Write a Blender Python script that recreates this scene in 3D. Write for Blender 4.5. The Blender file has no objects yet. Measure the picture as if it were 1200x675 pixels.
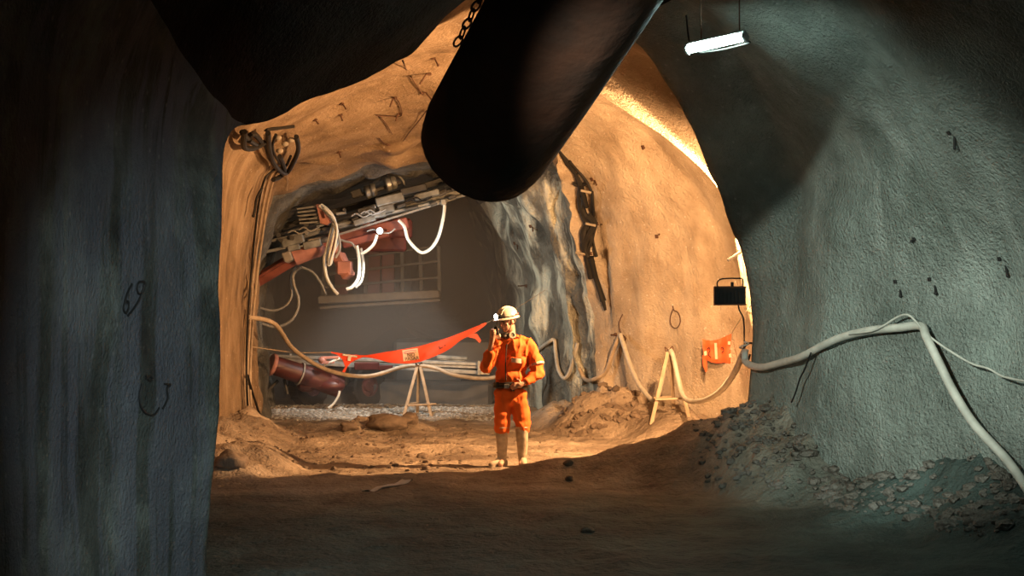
import bpy, bmesh, math, random
from mathutils import Vector, Matrix, noise, Quaternion
from mathutils.bvhtree import BVHTree
R = random.Random(7)
PI = math.pi
scene = bpy.context.scene
COL = scene.collection
F = 1667.0          # focal length in pixels of the 1200 px frame (50 mm on a 36 mm sensor)
EYE = 1.6
def P(px, py, Y):   # point seen at pixel (px,py) at distance Y
    return Vector(((px-600)/F*Y, Y, EYE-(py-385)/F*Y))
V = Vector

# ---------------------------------------------------------------- materials
def mat(name, col, rough=.7, metal=0, bump=None, vary=None, emis=None, spec=None, col2=None, scale=None, trans=0):
    m = bpy.data.materials.new(name); m.use_nodes = True
    nt = m.node_tree; b = nt.nodes['Principled BSDF']; L = nt.links.new
    c = (*col, 1)
    b.inputs['Base Color'].default_value = c
    b.inputs['Roughness'].default_value = rough
    b.inputs['Metallic'].default_value = metal
    if spec is not None: b.inputs['Specular IOR Level'].default_value = spec
    if emis:
        b.inputs['Emission Color'].default_value = (*emis[0], 1); b.inputs['Emission Strength'].default_value = emis[1]
    tc = nt.nodes.new('ShaderNodeTexCoord')
    if vary is None: vary = .25
    if name == 'black_rubber': b.inputs['Specular IOR Level'].default_value = .15
    n = nt.nodes.new('ShaderNodeTexNoise'); n.inputs['Scale'].default_value = scale or 9; n.inputs['Detail'].default_value = 5
    L(tc.outputs['Object'], n.inputs['Vector'])
    r = nt.nodes.new('ShaderNodeValToRGB'); r.color_ramp.elements[0].position = .3; r.color_ramp.elements[1].position = .72
    d = col2 or tuple(x*(1-vary) for x in col)
    r.color_ramp.elements[0].color = (*d, 1); r.color_ramp.elements[1].color = c
    L(n.outputs['Fac'], r.inputs['Fac']); L(r.outputs['Color'], b.inputs['Base Color'])
    if bump:
        n2 = nt.nodes.new('ShaderNodeTexNoise'); n2.inputs['Scale'].default_value = bump[0]; n2.inputs['Detail'].default_value = 4
        L(tc.outputs['Object'], n2.inputs['Vector'])
        bp = nt.nodes.new('ShaderNodeBump'); bp.inputs['Strength'].default_value = bump[1]; bp.inputs['Distance'].default_value = bump[2]
        L(n2.outputs['Fac'], bp.inputs['Height']); L(bp.outputs['Normal'], b.inputs['Normal'])
    return m

def shotcrete(name, cols, *a_, spec=.3, **k_):
    m = shotcrete_(name, cols, *a_, **k_); m.node_tree.nodes['Principled BSDF'].inputs['Specular IOR Level'].default_value = spec; return m
def shotcrete_(name, cols, grain=38, gs=.8, streak=0, streakcol=None, rough=.85, spots=.3, streakscale=(1.6,1.6,.22), bd=.03, rng=(.5,.62)):
    m = bpy.data.materials.new(name); m.use_nodes = True
    nt = m.node_tree; b = nt.nodes['Principled BSDF']; L = nt.links.new; N = nt.nodes.new
    b.inputs['Roughness'].default_value = rough; b.inputs['Specular IOR Level'].default_value = .3
    tc = N('ShaderNodeTexCoord')
    n = N('ShaderNodeTexNoise'); n.inputs['Scale'].default_value = 1.1; n.inputs['Detail'].default_value = 9; n.inputs['Roughness'].default_value = .62
    L(tc.outputs['Object'], n.inputs['Vector'])
    r = N('ShaderNodeValToRGB'); cr = r.color_ramp
    cr.elements[0].position = .33; cr.elements[0].color = (*cols[0], 1)
    cr.elements[1].position = .66; cr.elements[1].color = (*cols[-1], 1)
    for i, c in enumerate(cols[1:-1]):
        e = cr.elements.new(.33+.33*(i+1)/(len(cols)-1)); e.color = (*c, 1)
    L(n.outputs['Fac'], r.inputs['Fac']); col = r.outputs['Color']
    if streak:
        mp = N('ShaderNodeMapping'); mp.inputs['Scale'].default_value = streakscale
        L(tc.outputs['Object'], mp.inputs['Vector'])
        s = N('ShaderNodeTexNoise'); s.inputs['Scale'].default_value = 1.6; s.inputs['Detail'].default_value = 8; s.inputs['Roughness'].default_value = .6; s.inputs['Distortion'].default_value = .4
        L(mp.outputs['Vector'], s.inputs['Vector'])
        sr = N('ShaderNodeValToRGB'); sr.color_ramp.elements[0].position = rng[0]; sr.color_ramp.elements[1].position = rng[1]
        L(s.outputs['Fac'], sr.inputs['Fac'])
        ml = N('ShaderNodeMath'); ml.operation = 'MULTIPLY'; ml.inputs[1].default_value = streak; L(sr.outputs['Color'], ml.inputs[0])
        mx = N('ShaderNodeMixRGB'); mx.inputs['Color2'].default_value = (*streakcol, 1)
        L(ml.outputs[0], mx.inputs['Fac']); L(col, mx.inputs['Color1']); col = mx.outputs['Color']
    # pale aggregate specks
    v = N('ShaderNodeTexVoronoi'); v.inputs['Scale'].default_value = 9; L(tc.outputs['Object'], v.inputs['Vector'])
    vr = N('ShaderNodeValToRGB'); vr.color_ramp.elements[0].position = .02; vr.color_ramp.elements[0].color = (1,1,1,1)
    vr.color_ramp.elements[1].position = .16; vr.color_ramp.elements[1].color = (0,0,0,1)
    L(v.outputs['Distance'], vr.inputs['Fac'])
    vm = N('ShaderNodeMath'); vm.operation = 'MULTIPLY'; vm.inputs[1].default_value = spots; L(vr.outputs['Color'], vm.inputs[0])
    mx = N('ShaderNodeMixRGB'); mx.inputs['Color2'].default_value = (.75,.72,.68,1)
    L(vm.outputs[0], mx.inputs['Fac']); L(col, mx.inputs['Color1']); L(mx.outputs['Color'], b.inputs['Base Color'])
    g = N('ShaderNodeTexNoise'); g.inputs['Scale'].default_value = grain; g.inputs['Detail'].default_value = 3
    L(tc.outputs['Object'], g.inputs['Vector'])
    g2 = N('ShaderNodeTexNoise'); g2.inputs['Scale'].default_value = 6; g2.inputs['Detail'].default_value = 6
    L(tc.outputs['Object'], g2.inputs['Vector'])
    g.inputs['Roughness'].default_value = .65
    ad = N('ShaderNodeMath'); ad.operation = 'MULTIPLY_ADD'; ad.inputs[1].default_value = .9
    L(g2.outputs['Fac'], ad.inputs[0]); L(g.outputs['Fac'], ad.inputs[2])
    bp = N('ShaderNodeBump'); bp.inputs['Strength'].default_value = gs; bp.inputs['Distance'].default_value = bd
    L(ad.outputs[0], bp.inputs['Height']); L(bp.outputs['Normal'], b.inputs['Normal'])
    return m

M = {}
M['near'] = shotcrete('shotcrete_grey_green', [(.13,.15,.13),(.2,.225,.2),(.28,.32,.285)], 34, 1, .45, (.38,.41,.37), spots=.25, streakscale=(1.2,1.2,.5), bd=.075, rng=(.52,.66))
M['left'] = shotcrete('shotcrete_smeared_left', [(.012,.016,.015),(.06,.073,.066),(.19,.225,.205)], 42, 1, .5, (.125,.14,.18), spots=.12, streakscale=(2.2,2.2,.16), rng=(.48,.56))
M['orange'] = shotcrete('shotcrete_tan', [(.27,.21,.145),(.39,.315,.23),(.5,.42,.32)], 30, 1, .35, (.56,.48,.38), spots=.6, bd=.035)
M['inner'] = shotcrete('shotcrete_inner_grey', [(.07,.066,.055),(.14,.135,.115),(.26,.255,.215)], 14, 1, .95, (.68,.68,.56), spots=.1, streakscale=(1.4,.9,.35), bd=.07, rng=(.47,.6))
M['ceilshade'] = shotcrete('shotcrete_shade_black', [(.008,.008,.008),(.013,.013,.012),(.022,.021,.019)], 26, .8, .2, (.025,.025,.022), spots=.03, spec=.03)  # near-black colour carries the shade of the unlit near ceiling
M['innerdark'] = shotcrete('shotcrete_inner_dark', [(.06,.058,.05),(.1,.098,.088),(.16,.16,.145)], 14, 1, .5, (.27,.28,.26), spots=.05, streakscale=(1,.5,1), bd=.06)
M['brown'] = shotcrete('shotcrete_brown_dimmed', [(.12,.08,.047),(.21,.148,.092),(.29,.215,.145)], 22, .8, .35, (.38,.29,.2), spots=.35, bd=.035)  # darker copy of the tan: weaker light on left wall and ceiling painted in
M['back'] = shotcrete('shotcrete_back', [(.09,.08,.07),(.13,.115,.1),(.17,.15,.135)], 14, .8, .2, (.2,.18,.16), spots=.1)
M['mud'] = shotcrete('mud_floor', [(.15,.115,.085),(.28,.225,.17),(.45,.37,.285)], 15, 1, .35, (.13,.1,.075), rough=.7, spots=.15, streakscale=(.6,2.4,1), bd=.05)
M['mudheap'] = shotcrete('mud_heap', [(.07,.06,.05),(.12,.105,.088),(.19,.175,.155)], 18, 1, .2, (.2,.2,.185), rough=.6, spots=.05, bd=.05)
M['gravel'] = mat('crushed_gravel', (.5,.49,.45), .55, vary=.6, bump=(60,.6,.01))
M['rock'] = mat('muddy_stone', (.2,.15,.11), .8, vary=.5, bump=(25,.6,.02))
M['duct'] = mat('duct_fabric', (.12,.042,.022), .75, vary=.5, col2=(.05,.026,.018), bump=(7,.5,.03), scale=2.5)
M['black'] = mat('black_rubber', (.02,.019,.018), .55, bump=(40,.2,.003))
M['rust'] = mat('rusty_steel', (.12,.06,.035), .75, metal=.3, bump=(60,.4,.003), vary=.5)
M['steel'] = mat('galvanised_steel', (.45,.46,.44), .4, metal=.6, vary=.4, bump=(50,.2,.002))
M['alu'] = mat('dirty_aluminium', (.34,.35,.32), .5, metal=.3, col2=(.07,.068,.06), vary=.55, bump=(20,.3,.004), scale=5)
M['dalu'] = mat('dark_greasy_steel', (.09,.088,.08), .5, metal=.3, vary=.5, bump=(20,.3,.004), scale=5)
M['red'] = mat('rig_red_paint', (.36,.115,.085), .5, vary=.55, bump=(15,.3,.004), scale=4)
M['dred'] = mat('rig_dark_red_paint', (.12,.03,.024), .45, vary=.6, bump=(15,.3,.004), scale=4)
M['pink'] = mat('rig_faded_red_paint', (.55,.25,.2), .5, vary=.45, bump=(15,.3,.004), scale=5)
M['pale'] = mat('muddy_cream_paint', (.34,.3,.24), .7, vary=.35)
M['hose'] = mat('tan_dusty_hose', (.45,.36,.26), .6, vary=.35, bump=(30,.3,.004))
M['palehose'] = mat('pale_dusty_hose', (.5,.48,.42), .55, vary=.3, bump=(30,.3,.004))
M['whitehose'] = mat('white_hydraulic_hose', (.75,.76,.7), .4, vary=.2)
M['dimhose'] = mat('grey_hydraulic_hose', (.3,.3,.28), .5, vary=.2)
M['dpale'] = mat('muddy_grey_paint', (.17,.15,.12), .7, vary=.35)
M['wood'] = mat('dusty_timber', (.46,.36,.25), .75, vary=.35, bump=(30,.4,.004))
M['orangecloth'] = mat('orange_coverall_cloth', (.92,.17,.02), .8, vary=.22, bump=(90,.3,.004), scale=6)
M['banner'] = mat('red_orange_vinyl', (.9,.085,.03), .5, vary=.1)
M['flag'] = mat('orange_vinyl', (.85,.11,.03), .7, vary=.15)
M['skin'] = mat('skin', (.62,.36,.25), .5, vary=.12)
M['hair'] = mat('dark_hair', (.04,.025,.02), .7)
M['eye'] = mat('eye_dark', (.05,.03,.02), .3)
M['lip'] = mat('lip', (.45,.2,.16), .5)
M['helmet'] = mat('cream_helmet_plastic', (.82,.72,.58), .3, vary=.08)
M['pinkstripe'] = mat('pink_tape', (.75,.2,.22), .4)
M['belt'] = mat('black_belt', (.03,.026,.022), .5)
M['boot'] = mat('mud_caked_boot', (.66,.56,.42), .7, vary=.4, bump=(25,.6,.008), scale=12, col2=(.3,.24,.17))
M['reflect'] = mat('reflective_tape', (.75,.62,.5), .3, vary=.2)
M['filter'] = mat('respirator_filter', (.78,.68,.56), .5, vary=.1)
M['white'] = mat('white_paint', (.85,.83,.78), .5, vary=.05)
M['cream'] = mat('cream_label', (.85,.6,.42), .6, vary=.15)
M['ink'] = mat('dark_ink', (.1,.04,.02), .7)
M['plastic'] = mat('white_plastic_housing', (.7,.74,.74), .35)
M['strip'] = mat('pale_mud_smear', (.6,.57,.5), .5)
M['paint'] = mat('black_spray_paint', (.012,.013,.013), .6)
M['tube'] = mat('fluorescent_tube', (.9,1,1), .3, emis=((.7,1,.93), 260))
M['flood'] = mat('floodlight_glass', (1,.8,.5), .3, emis=((1,.6,.28), 26))
M['lamp'] = mat('work_lamp_glass', (1,1,1), .3, emis=((.85,.93,1), 60))
M['glass_brown'] = mat('brown_lens', (.25,.12,.05), .2)

# ---------------------------------------------------------------- mesh builder
def catmull(pts, n, closed=False):
    out = []; K = len(pts)
    if K == 2: return [pts[0].lerp(pts[1], i/n) for i in range(n+1)]
    for i in range(K-1):
        p0 = pts[max(i-1,0)]; p1 = pts[i]; p2 = pts[i+1]; p3 = pts[min(i+2,K-1)]
        for j in range(n):
            t = j/n
            out.append(.5*((2*p1)+(p2-p0)*t+(2*p0-5*p1+4*p2-p3)*t*t+(3*p1-p0-3*p2+p3)*t**3))
    out.append(pts[-1].copy()); return out

def frame_of(d):
    d = d.normalized(); a = V((0,0,1)) if abs(d.z) < .92 else V((1,0,0))
    u = d.cross(a).normalized(); return u, u.cross(d).normalized()

class MB:
    def __init__(s): s.v = []; s.f = []
    def add(s, vs, fs):
        o = len(s.v); s.v += [V(x) for x in vs]; s.f += [tuple(i+o for i in f) for f in fs]; return s
    def box(s, c, size, rot=None, bev=.12):
        """box with chamfered long corners"""
        c = V(c); hx, hy, hz = (k/2 for k in size); Rm = rot or Matrix.Identity(3)
        k = min(hx, hy, hz)*bev*2
        bm = bmesh.new(); bmesh.ops.create_cube(bm, size=2)
        for v in bm.verts: v.co = V((v.co.x*hx, v.co.y*hy, v.co.z*hz))
        if k > 0: bmesh.ops.bevel(bm, geom=bm.edges[:], offset=k, segments=1, affect='EDGES')
        bm.verts.ensure_lookup_table(); bm.verts.index_update()
        s.add([c+Rm@v.co for v in bm.verts], [tuple(v.index for v in f.verts) for f in bm.faces]); bm.free(); return s
    def beam(s, a, b, w, h, up=V((0,0,1))):
        a = V(a); b = V(b); d = (b-a); L_ = d.length; y = d.normalized(); x = y.cross(up).normalized(); z = x.cross(y)
        return s.box((a+b)/2, (w, L_, h), Matrix((x, y, z)).transposed())
    def tube(s, pts, r, n=10, sub=6, smooth=True, cap=True):
        pts = [V(p) for p in pts]
        rs = r if isinstance(r, (list, tuple)) else [r]*len(pts)
        path = catmull(pts, sub) if smooth and len(pts) > 2 else pts
        m = len(path); RR = []
        for i in range(m):
            t = i/(m-1)*(len(pts)-1); k = min(int(t), len(pts)-2); RR.append(rs[k]+(rs[k+1]-rs[k])*(t-k))
        vs = []; fs = []; u = None
        for i, p in enumerate(path):
            d = (path[min(i+1,m-1)]-path[max(i-1,0)])
            if d.length < 1e-9: d = V((0,0,1))
            d.normalize()
            if u is None: u = frame_of(d)[0]
            u = (u-d*u.dot(d)).normalized(); w = d.cross(u)
            for k in range(n):
                a = 2*PI*k/n; vs.append(p+(u*math.cos(a)+w*math.sin(a))*RR[i])
        for i in range(m-1):
            for k in range(n):
                k2 = (k+1) % n; fs.append((i*n+k, i*n+k2, (i+1)*n+k2, (i+1)*n+k))
        if cap: fs.append(tuple(range(n))[::-1]); fs.append(tuple((m-1)*n+k for k in range(n)))
        return s.add(vs, fs)
    def cyl(s, a, b, r, r2=None, n=16): return s.tube([a, b], [r, r if r2 is None else r2], n, 1, False)
    def ell(s, c, rad, rot=None, nu=16, nv=10):
        c = V(c); Rm = rot or Matrix.Identity(3); vs = []; fs = []
        if not isinstance(rad, (tuple, list)): rad = (rad,)*3
        for j in range(1, nv):
            ph = PI*j/nv
            for i in range(nu):
                th = 2*PI*i/nu
                vs.append(c+Rm@V((rad[0]*math.sin(ph)*math.cos(th), rad[1]*math.sin(ph)*math.sin(th), rad[2]*math.cos(ph))))
        for j in range(nv-2):
            for i in range(nu):
                i2 = (i+1) % nu; fs.append((j*nu+i, (j+1)*nu+i, (j+1)*nu+i2, j*nu+i2))
        vs += [c+Rm@V((0,0,rad[2])), c-Rm@V((0,0,rad[2]))]; T = len(vs)-2
        for i in range(nu):
            i2 = (i+1) % nu; fs.append((T, i, i2)); fs.append((T+1, (nv-2)*nu+i2, (nv-2)*nu+i))
        return s.add(vs, fs)
    def cap(s, a, b, r1, r2=None, n=14):
        r2 = r1 if r2 is None else r2
        s.tube([a, b], [r1, r2], n, 1, False); s.ell(a, r1, None, n, 8); s.ell(b, r2, None, n, 8); return s
    def lathe(s, c, axis, prof, n=24):
        c = V(c); d = V(axis).normalized(); u, w = frame_of(d); vs = []; fs = []; m = len(prof)
        for (r, h) in prof:
            for k in range(n):
                a = 2*PI*k/n; vs.append(c+d*h+(u*math.cos(a)+w*math.sin(a))*max(r, 1e-4))
        for i in range(m-1):
            for k in range(n):
                k2 = (k+1) % n; fs.append((i*n+k, i*n+k2, (i+1)*n+k2, (i+1)*n+k))
        return s.add(vs, fs)
    def sheet(s, pts, thick, nrm):
        """thin solid slab from an outline polygon"""
        nrm = V(nrm).normalized()*thick/2; n = len(pts)
        return s.add([V(p)-nrm for p in pts]+[V(p)+nrm for p in pts],
                     [tuple(range(n))[::-1], tuple(range(n, 2*n))]+[(i, (i+1) % n, n+(i+1) % n, n+i) for i in range(n)])
    def grid(s, rows):
        nv = len(rows); nu = len(rows[0]); vs = [p for r in rows for p in r]
        return s.add(vs, [(j*nu+i, j*nu+i+1, (j+1)*nu+i+1, (j+1)*nu+i) for j in range(nv-1) for i in range(nu-1)])
    def build(s, name, m, parent=None, smooth=True, angle=35, origin=None):
        me = bpy.data.meshes.new(name)
        off = V(origin) if origin is not None else (parent_world(parent) if parent else V((0,0,0)))
        me.from_pydata([tuple(p-off) for p in s.v], [], s.f); me.update()
        bm = bmesh.new(); bm.from_mesh(me); bmesh.ops.recalc_face_normals(bm, faces=bm.faces); bm.to_mesh(me); bm.free()
        if smooth:
            me.polygons.foreach_set('use_smooth', [True]*len(me.polygons))
            try: me.set_sharp_from_angle(angle=math.radians(angle))
            except Exception: pass
        me.materials.append(m)
        o = bpy.data.objects.new(name, me); COL.objects.link(o)
        if parent: o.parent = parent; o.location = off-parent_world(parent)
        else: o.location = off
        return o
WORLD = {}
def parent_world(o):
    p = V((0,0,0))
    while o is not None: p = p+o.location; o = o.parent
    return p
def tag(o, label=None, cat=None, group=None, kind=None):
    if label: o['label'] = label
    if cat: o['category'] = cat
    if group: o['group'] = group
    if kind: o['kind'] = kind
    return o
def thing(name, label, cat, loc, group=None):
    o = bpy.data.objects.new(name, None); COL.objects.link(o); o.location = loc; o.empty_display_size = .1
    return tag(o, label, cat, group)

# ---------------------------------------------------------------- floor height
def sm(a, b, x):
    t = max(0, min(1, (x-a)/(b-a))); return t*t*(3-2*t)
def bump2(x, y, cx, cy, rx, ry, rot=0):
    dx = x-cx; dy = y-cy
    if rot: c, s_ = math.cos(rot), math.sin(rot); dx, dy = dx*c+dy*s_, -dx*s_+dy*c
    d = (dx/rx)**2+(dy/ry)**2
    return max(0, 1-d)**1.5 if d < 1 else 0
def FH(x, y):
    nz = noise.fractal(V((x*.9, y*.6, 3)), 1, 2, 5)
    z = .02*nz + .012*noise.noise(V((x*7, y*5, 1)))
    if y < 17: z += .022*noise.fractal(V((x*3.3, y*2.6, 8)), .8, 2, 4) + .02*math.sin(x*3+noise.noise(V((x, y*.5, 2)))*5)*noise.noise(V((x*2, y*.7, 4)))
    # long low berm running left from the foot of the right portal corner
    h = .06+.40*sm(-.6, 2.3, x)
    if x > 2.2: h = .46
    by = 15.25-.1*x if x > 0 else 15.25+.15*x
    z += h*math.exp(-((y-by)/(.55 if y < by else .42))**2)*sm(-3.6, -1.5, x)*(1+.25*noise.noise(V((x*2.2, y*2.2, 9))))
    # spoil heap along the right wall
    rough = 1+.45*noise.fractal(V((x*2.6, y*2.6, 5)), 1, 2, 4)
    z += .72*bump2(x, y, 2.95, 13.9, 1.1, 1.3)*rough
    z += .5*bump2(x, y, 4.1, 12.3, 1.7, 1.5)*rough
    z += .42*bump2(x, y, 4.2, 10.8, 1.2, 1.6)*rough
    z += .3*bump2(x, y, 2.3, 14.6, 1.2, 1.0)*rough
    # heap at the foot of the chamber's right wall
    z += .62*bump2(x, y, 1.55, 22.3, 1.1, 1.5)*rough
    z += .4*bump2(x, y, 2.4, 20.9, .9, 1.3)*rough
    z += .35*bump2(x, y, .9, 24.0, .9, 1.5)*rough
    # left foot of the chamber
    z += .4*bump2(x, y, -3.9, 19.5, 1.0, 3)*rough
    z += .3*bump2(x, y, -3.1, 16.2, .8, 1.6)*rough
    # churned ridges in the middle of the chamber
    z += .22*bump2(x, y, -2.0, 22.3, 1.0, .6)*rough
    z += .10*bump2(x, y, -2.6, 19.6, 1.2, .5)*rough
    z += .07*bump2(x, y, -.9, 18.6, 1.0, .4)*rough
    if 16.8 < y < 25: z += .05*noise.fractal(V((x*2.5, y*2.2, 7)), 1, 2, 4)*sm(16.8, 18.5, y)
    # gravel bank below the rig
    z += .16*math.exp(-((y-26.6)/1.2)**2)
    return z

# ---------------------------------------------------------------- tunnel shell
def W(*k): return [V(p) for p in k]
def RY(Y, *k): return [P(a, b, Y) for (a, b) in k]
def below(ring):      # feet of the shell go under the floor
    ring[0].z = -.5; ring[-1].z = -.5; return ring
rings = []
rA = W((-2.6,-3,-.5),(-2.6,-3,.6),(-2.6,-3,1.4),(-2.6,-3,2.3),(-2.5,-3,3.1),(-1.9,-3,4.0),(-.6,-3,4.6),(.8,-3,4.7),(2.4,-3,4.5),(3.6,-3,3.6),(4.3,-3,2.3),(4.5,-3,1),(4.5,-3,-.5))
rB = W((-2.4,3,-.5),(-2.4,3,.6),(-2.4,3,1.4),(-2.4,3,2.3),(-2.3,3,3.1),(-1.8,3,4.0),(-.6,3,4.5),(.8,3,4.7),(2.4,3.2,4.5),(3.6,3.3,3.6),(4.3,3.4,2.3),(4.5,3.4,1),(4.5,3.4,-.5))
rC = W((-2.1,5.8,-.5),(-2.1,5.8,.7),(-2.12,5.8,1.4),(-2.1,5.8,2.2),(-2.0,5.8,3.0),(-1.5,6,3.8),(-.5,6.2,4.3),(.8,6.8,4.6),(2.4,7.2,4.5),(3.6,7.8,3.6),(4.2,8,2.3),(4.35,8,1),(4.35,8,-.5))
rD = W((-2.07,7.2,-.5),(-2.07,7.2,.7),(-2.07,7.2,1.4),(-2.05,7.2,2.2),(-1.98,7.3,2.9),(-1.6,7.8,3.6),(-.6,8.5,4.15),(.6,9,4.55),(2.0,9.6,4.5),tuple(P(1110,110,10.4)),tuple(P(1180,290,11)),tuple(P(1200,450,11)),(3.96,11,-.5))
rE = W((-1.93,8.05,-.5),(-1.93,8.05,.7),(-1.9,8.05,1.4),(-1.93,8.1,2.1),(-1.9,8.3,2.75),(-1.6,9.0,3.2),(-.85,10.2,3.75),(.4,11,4.55),tuple(P(855,30,11.8)),tuple(P(995,165,12.5)),tuple(P(975,285,12.9)),tuple(P(960,400,13.1)),(2.9,13.2,-.5))
rE2 = W((-1.86,8.3,-.5),(-1.86,8.3,.7),(-1.82,8.4,1.35),(-1.84,8.4,2.05),(-1.84,8.65,2.7),(-1.62,9.5,3.15),(-.9,10.9,3.75),(.3,11.6,4.6),tuple(P(835,35,12.6)),tuple(P(925,195,13.7)),tuple(P(935,290,13.8)),tuple(P(925,400,13.9)),(2.6,14,-.5))
rN = [P(240,760,8.5),P(248,560,8.5),P(261,450,8.6),P(257,300,8.6),P(266,163,9.0),P(335,131,10),P(465,72,11.5),P(600,-40,12.3),P(752,62,13.4),P(845,232,14.2),P(880,350,14.6),P(877,440,14.8),P(853,530,14.9)]
rN2 = [p+d for p, d in zip(rN, W((-.4,.25,0),(-.4,.25,0),(-.4,.25,0),(-.4,.25,0),(-.4,.3,.1),(-.3,.5,.3),(-.1,.9,.5),(0,1,.5),(.2,.5,.3),(.55,.4,.1),(.7,.4,0),(.7,.4,0),(.7,.4,0)))]
rN3 = [P(200,600,13),P(210,500,13),P(215,400,13),P(215,300,13),P(225,175,13.5),P(320,95,14.5),P(480,30,15),P(590,0,15.4),P(740,55,15.2),P(930,190,15.4),P(960,300,16.3),P(960,420,16.3),P(960,520,16.3)]
rB2 = [P(235,600,15.5),P(237,500,15.5),P(240,400,15.5),P(240,300,15.5),P(252,178,15.8),P(335,102,16.2),P(470,64,17),P(580,58,16.8),P(712,103,16.1),P(843,216,16.15),P(884,328,16.1),P(897,430,16.5),P(925,530,16.8)]
rC3 = [P(236,600,15.7),P(238,500,15.7),P(241,400,15.7),P(242,300,15.7),P(255,179,16),P(340,103,16.4),P(475,66,17.2),P(580,66,17.3),P(708,114,16.45),P(843,226,16.45),P(869,333,16.45),P(891,430,16.9),P(915,530,17.25)]
rC3b = [P(240,600,16),P(242,500,16),P(244,400,16),P(246,300,16),P(258,180,16.3),P(342,108,16.8),P(475,70,17.6),P(585,60,17.8),P(745,72,18),P(890,180,18.2),P(960,310,18.3),P(975,430,18.3),P(975,530,18.3)]
rC4 = [P(258,540,18.7),P(260,470,18.7),P(262,400,18.7),P(266,300,18.7),P(282,205,18.7),P(340,152,18.8),P(440,108,19),P(560,108,19),P(715,125,20.3),P(815,220,20.8),P(862,320,20.8),P(872,410,20.8),P(868,500,20.8)]
rC5 = [P(300,520,21.6),P(298,440,21.6),P(291,370,21.6),P(297,290,21.6),P(327,213,21.6),P(385,186,21.6),P(487,167,21.6),P(570,158,21.6),P(645,178,22),P(676,250,22.6),P(688,330,22.9),P(697,400,23),P(705,490,23)]
rC6 = [P(306,520,23),P(303,440,23),P(298,370,23),P(303,292,23),P(338,226,23),P(400,201,23),P(487,190,23),P(560,192,23),P(616,235,23.6),P(646,305,24),P(655,360,24.2),P(661,420,24.3),P(666,490,24.3)]
rC7 = [P(318,510,26.5),P(310,430,26.5),P(304,370,26.5),P(313,300,26.5),P(352,240,26.5),P(420,217,26.5),P(490,207,26.5),P(545,214,26.5),P(582,245,26.5),P(600,305,26.5),P(607,360,26.5),P(612,420,26.5),P(620,500,26.5)]
rC8 = [P(330,480,37),P(328,420,37),P(330,370,37),P(335,310,37),P(370,255,37),P(430,230,37),P(490,222,37),P(530,228,37),P(556,262,37),P(570,320,37),P(580,370,37),P(585,420,37),P(590,480,37)]
RINGS = [below(r) for r in (rA,rB,rC,rD,rE,rE2,rN,rN2,rN3,rB2,rC3,rC3b,rC4,rC5,rC6,rC7,rC8)]
USUB = 20; NU = 12*USUB+1
RES = [catmull(r, USUB) for r in RINGS]
rows = []; rowring = []
for i in range(len(RES)-1):
    a, b = RES[i], RES[i+1]
    dist = max((a[k]-b[k]).length for k in range(0, NU, 10))
    n = max(3, int(dist/(.1 if i >= 3 else .4))) if i < 15 else 30
    for j in range(n):
        t = j/n
        rows.append([a[k].lerp(b[k], t) for k in range(NU)]); rowring.append(i+t)
rows.append(RES[-1]); rowring.append(len(RES)-1)
def disp(p, ri):
    f = 1.0
    if ri < 3: f = .7
    if 8.5 <= ri < 12.9: f = .5
    if ri >= 12.9: f = 1.5
    d = noise.noise_vector(p*.9)*.09 + noise.noise_vector(p*2.3+V((5,1,2)))*.045 + noise.noise_vector(p*6.1)*.014
    if 11.5 <= ri < 13.5 and p.x > 0: d += noise.noise_vector(V((p.x*2.6, p.y*1.2, p.z*.55)))*.16*sm(11.5,12.4,ri) + noise.noise_vector(p*5)*.03*sm(11.5,12.4,ri)
    if ri >= 13: d += noise.noise_vector(V((p.x*1.6, p.y*1.2, p.z*1.1)))*.13
    if ri < 6.2 and p.x < -1: d *= .4
    elif ri < 6.2: d *= .7
    return p+d*f
rows = [[disp(p, rowring[j]) for p in r] for j, r in enumerate(rows)]
def rr(a, b):         # row range covering ring a..b
    js = [j for j, r in enumerate(rowring) if a-1e-6 <= r <= b+1e-6]; return js
u1, u2 = int(4.5*USUB), int(7.7*USUB)
shell = []
ALLV = []; ALLF = []
def shellpart(name, a, b, ua, ub, m):
    mb = MB(); mb.grid([rows[j][ua:ub+1] for j in rr(a, b)])
    o = len(ALLV); ALLV.extend(mb.v); ALLF.extend([tuple(i+o for i in f) for f in mb.f])
    ob = mb.build(name, m, None, True, 180); ob['kind'] = 'structure'; return ob
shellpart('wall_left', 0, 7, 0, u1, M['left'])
shellpart('ceiling', 0, 7, u1, u2, M['ceilshade'])
shellpart('wall_right', 0, 7, u2, NU-1, M['near'])
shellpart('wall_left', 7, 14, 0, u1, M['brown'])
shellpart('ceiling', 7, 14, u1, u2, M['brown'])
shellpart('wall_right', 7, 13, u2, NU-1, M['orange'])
shellpart('wall_left', 14, 16, 0, u1, M['innerdark'])
shellpart('ceiling', 14, 16, u1, u2, M['innerdark'])
shellpart('wall_right', 13, 16, u2, NU-1, M['inner'])
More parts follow.
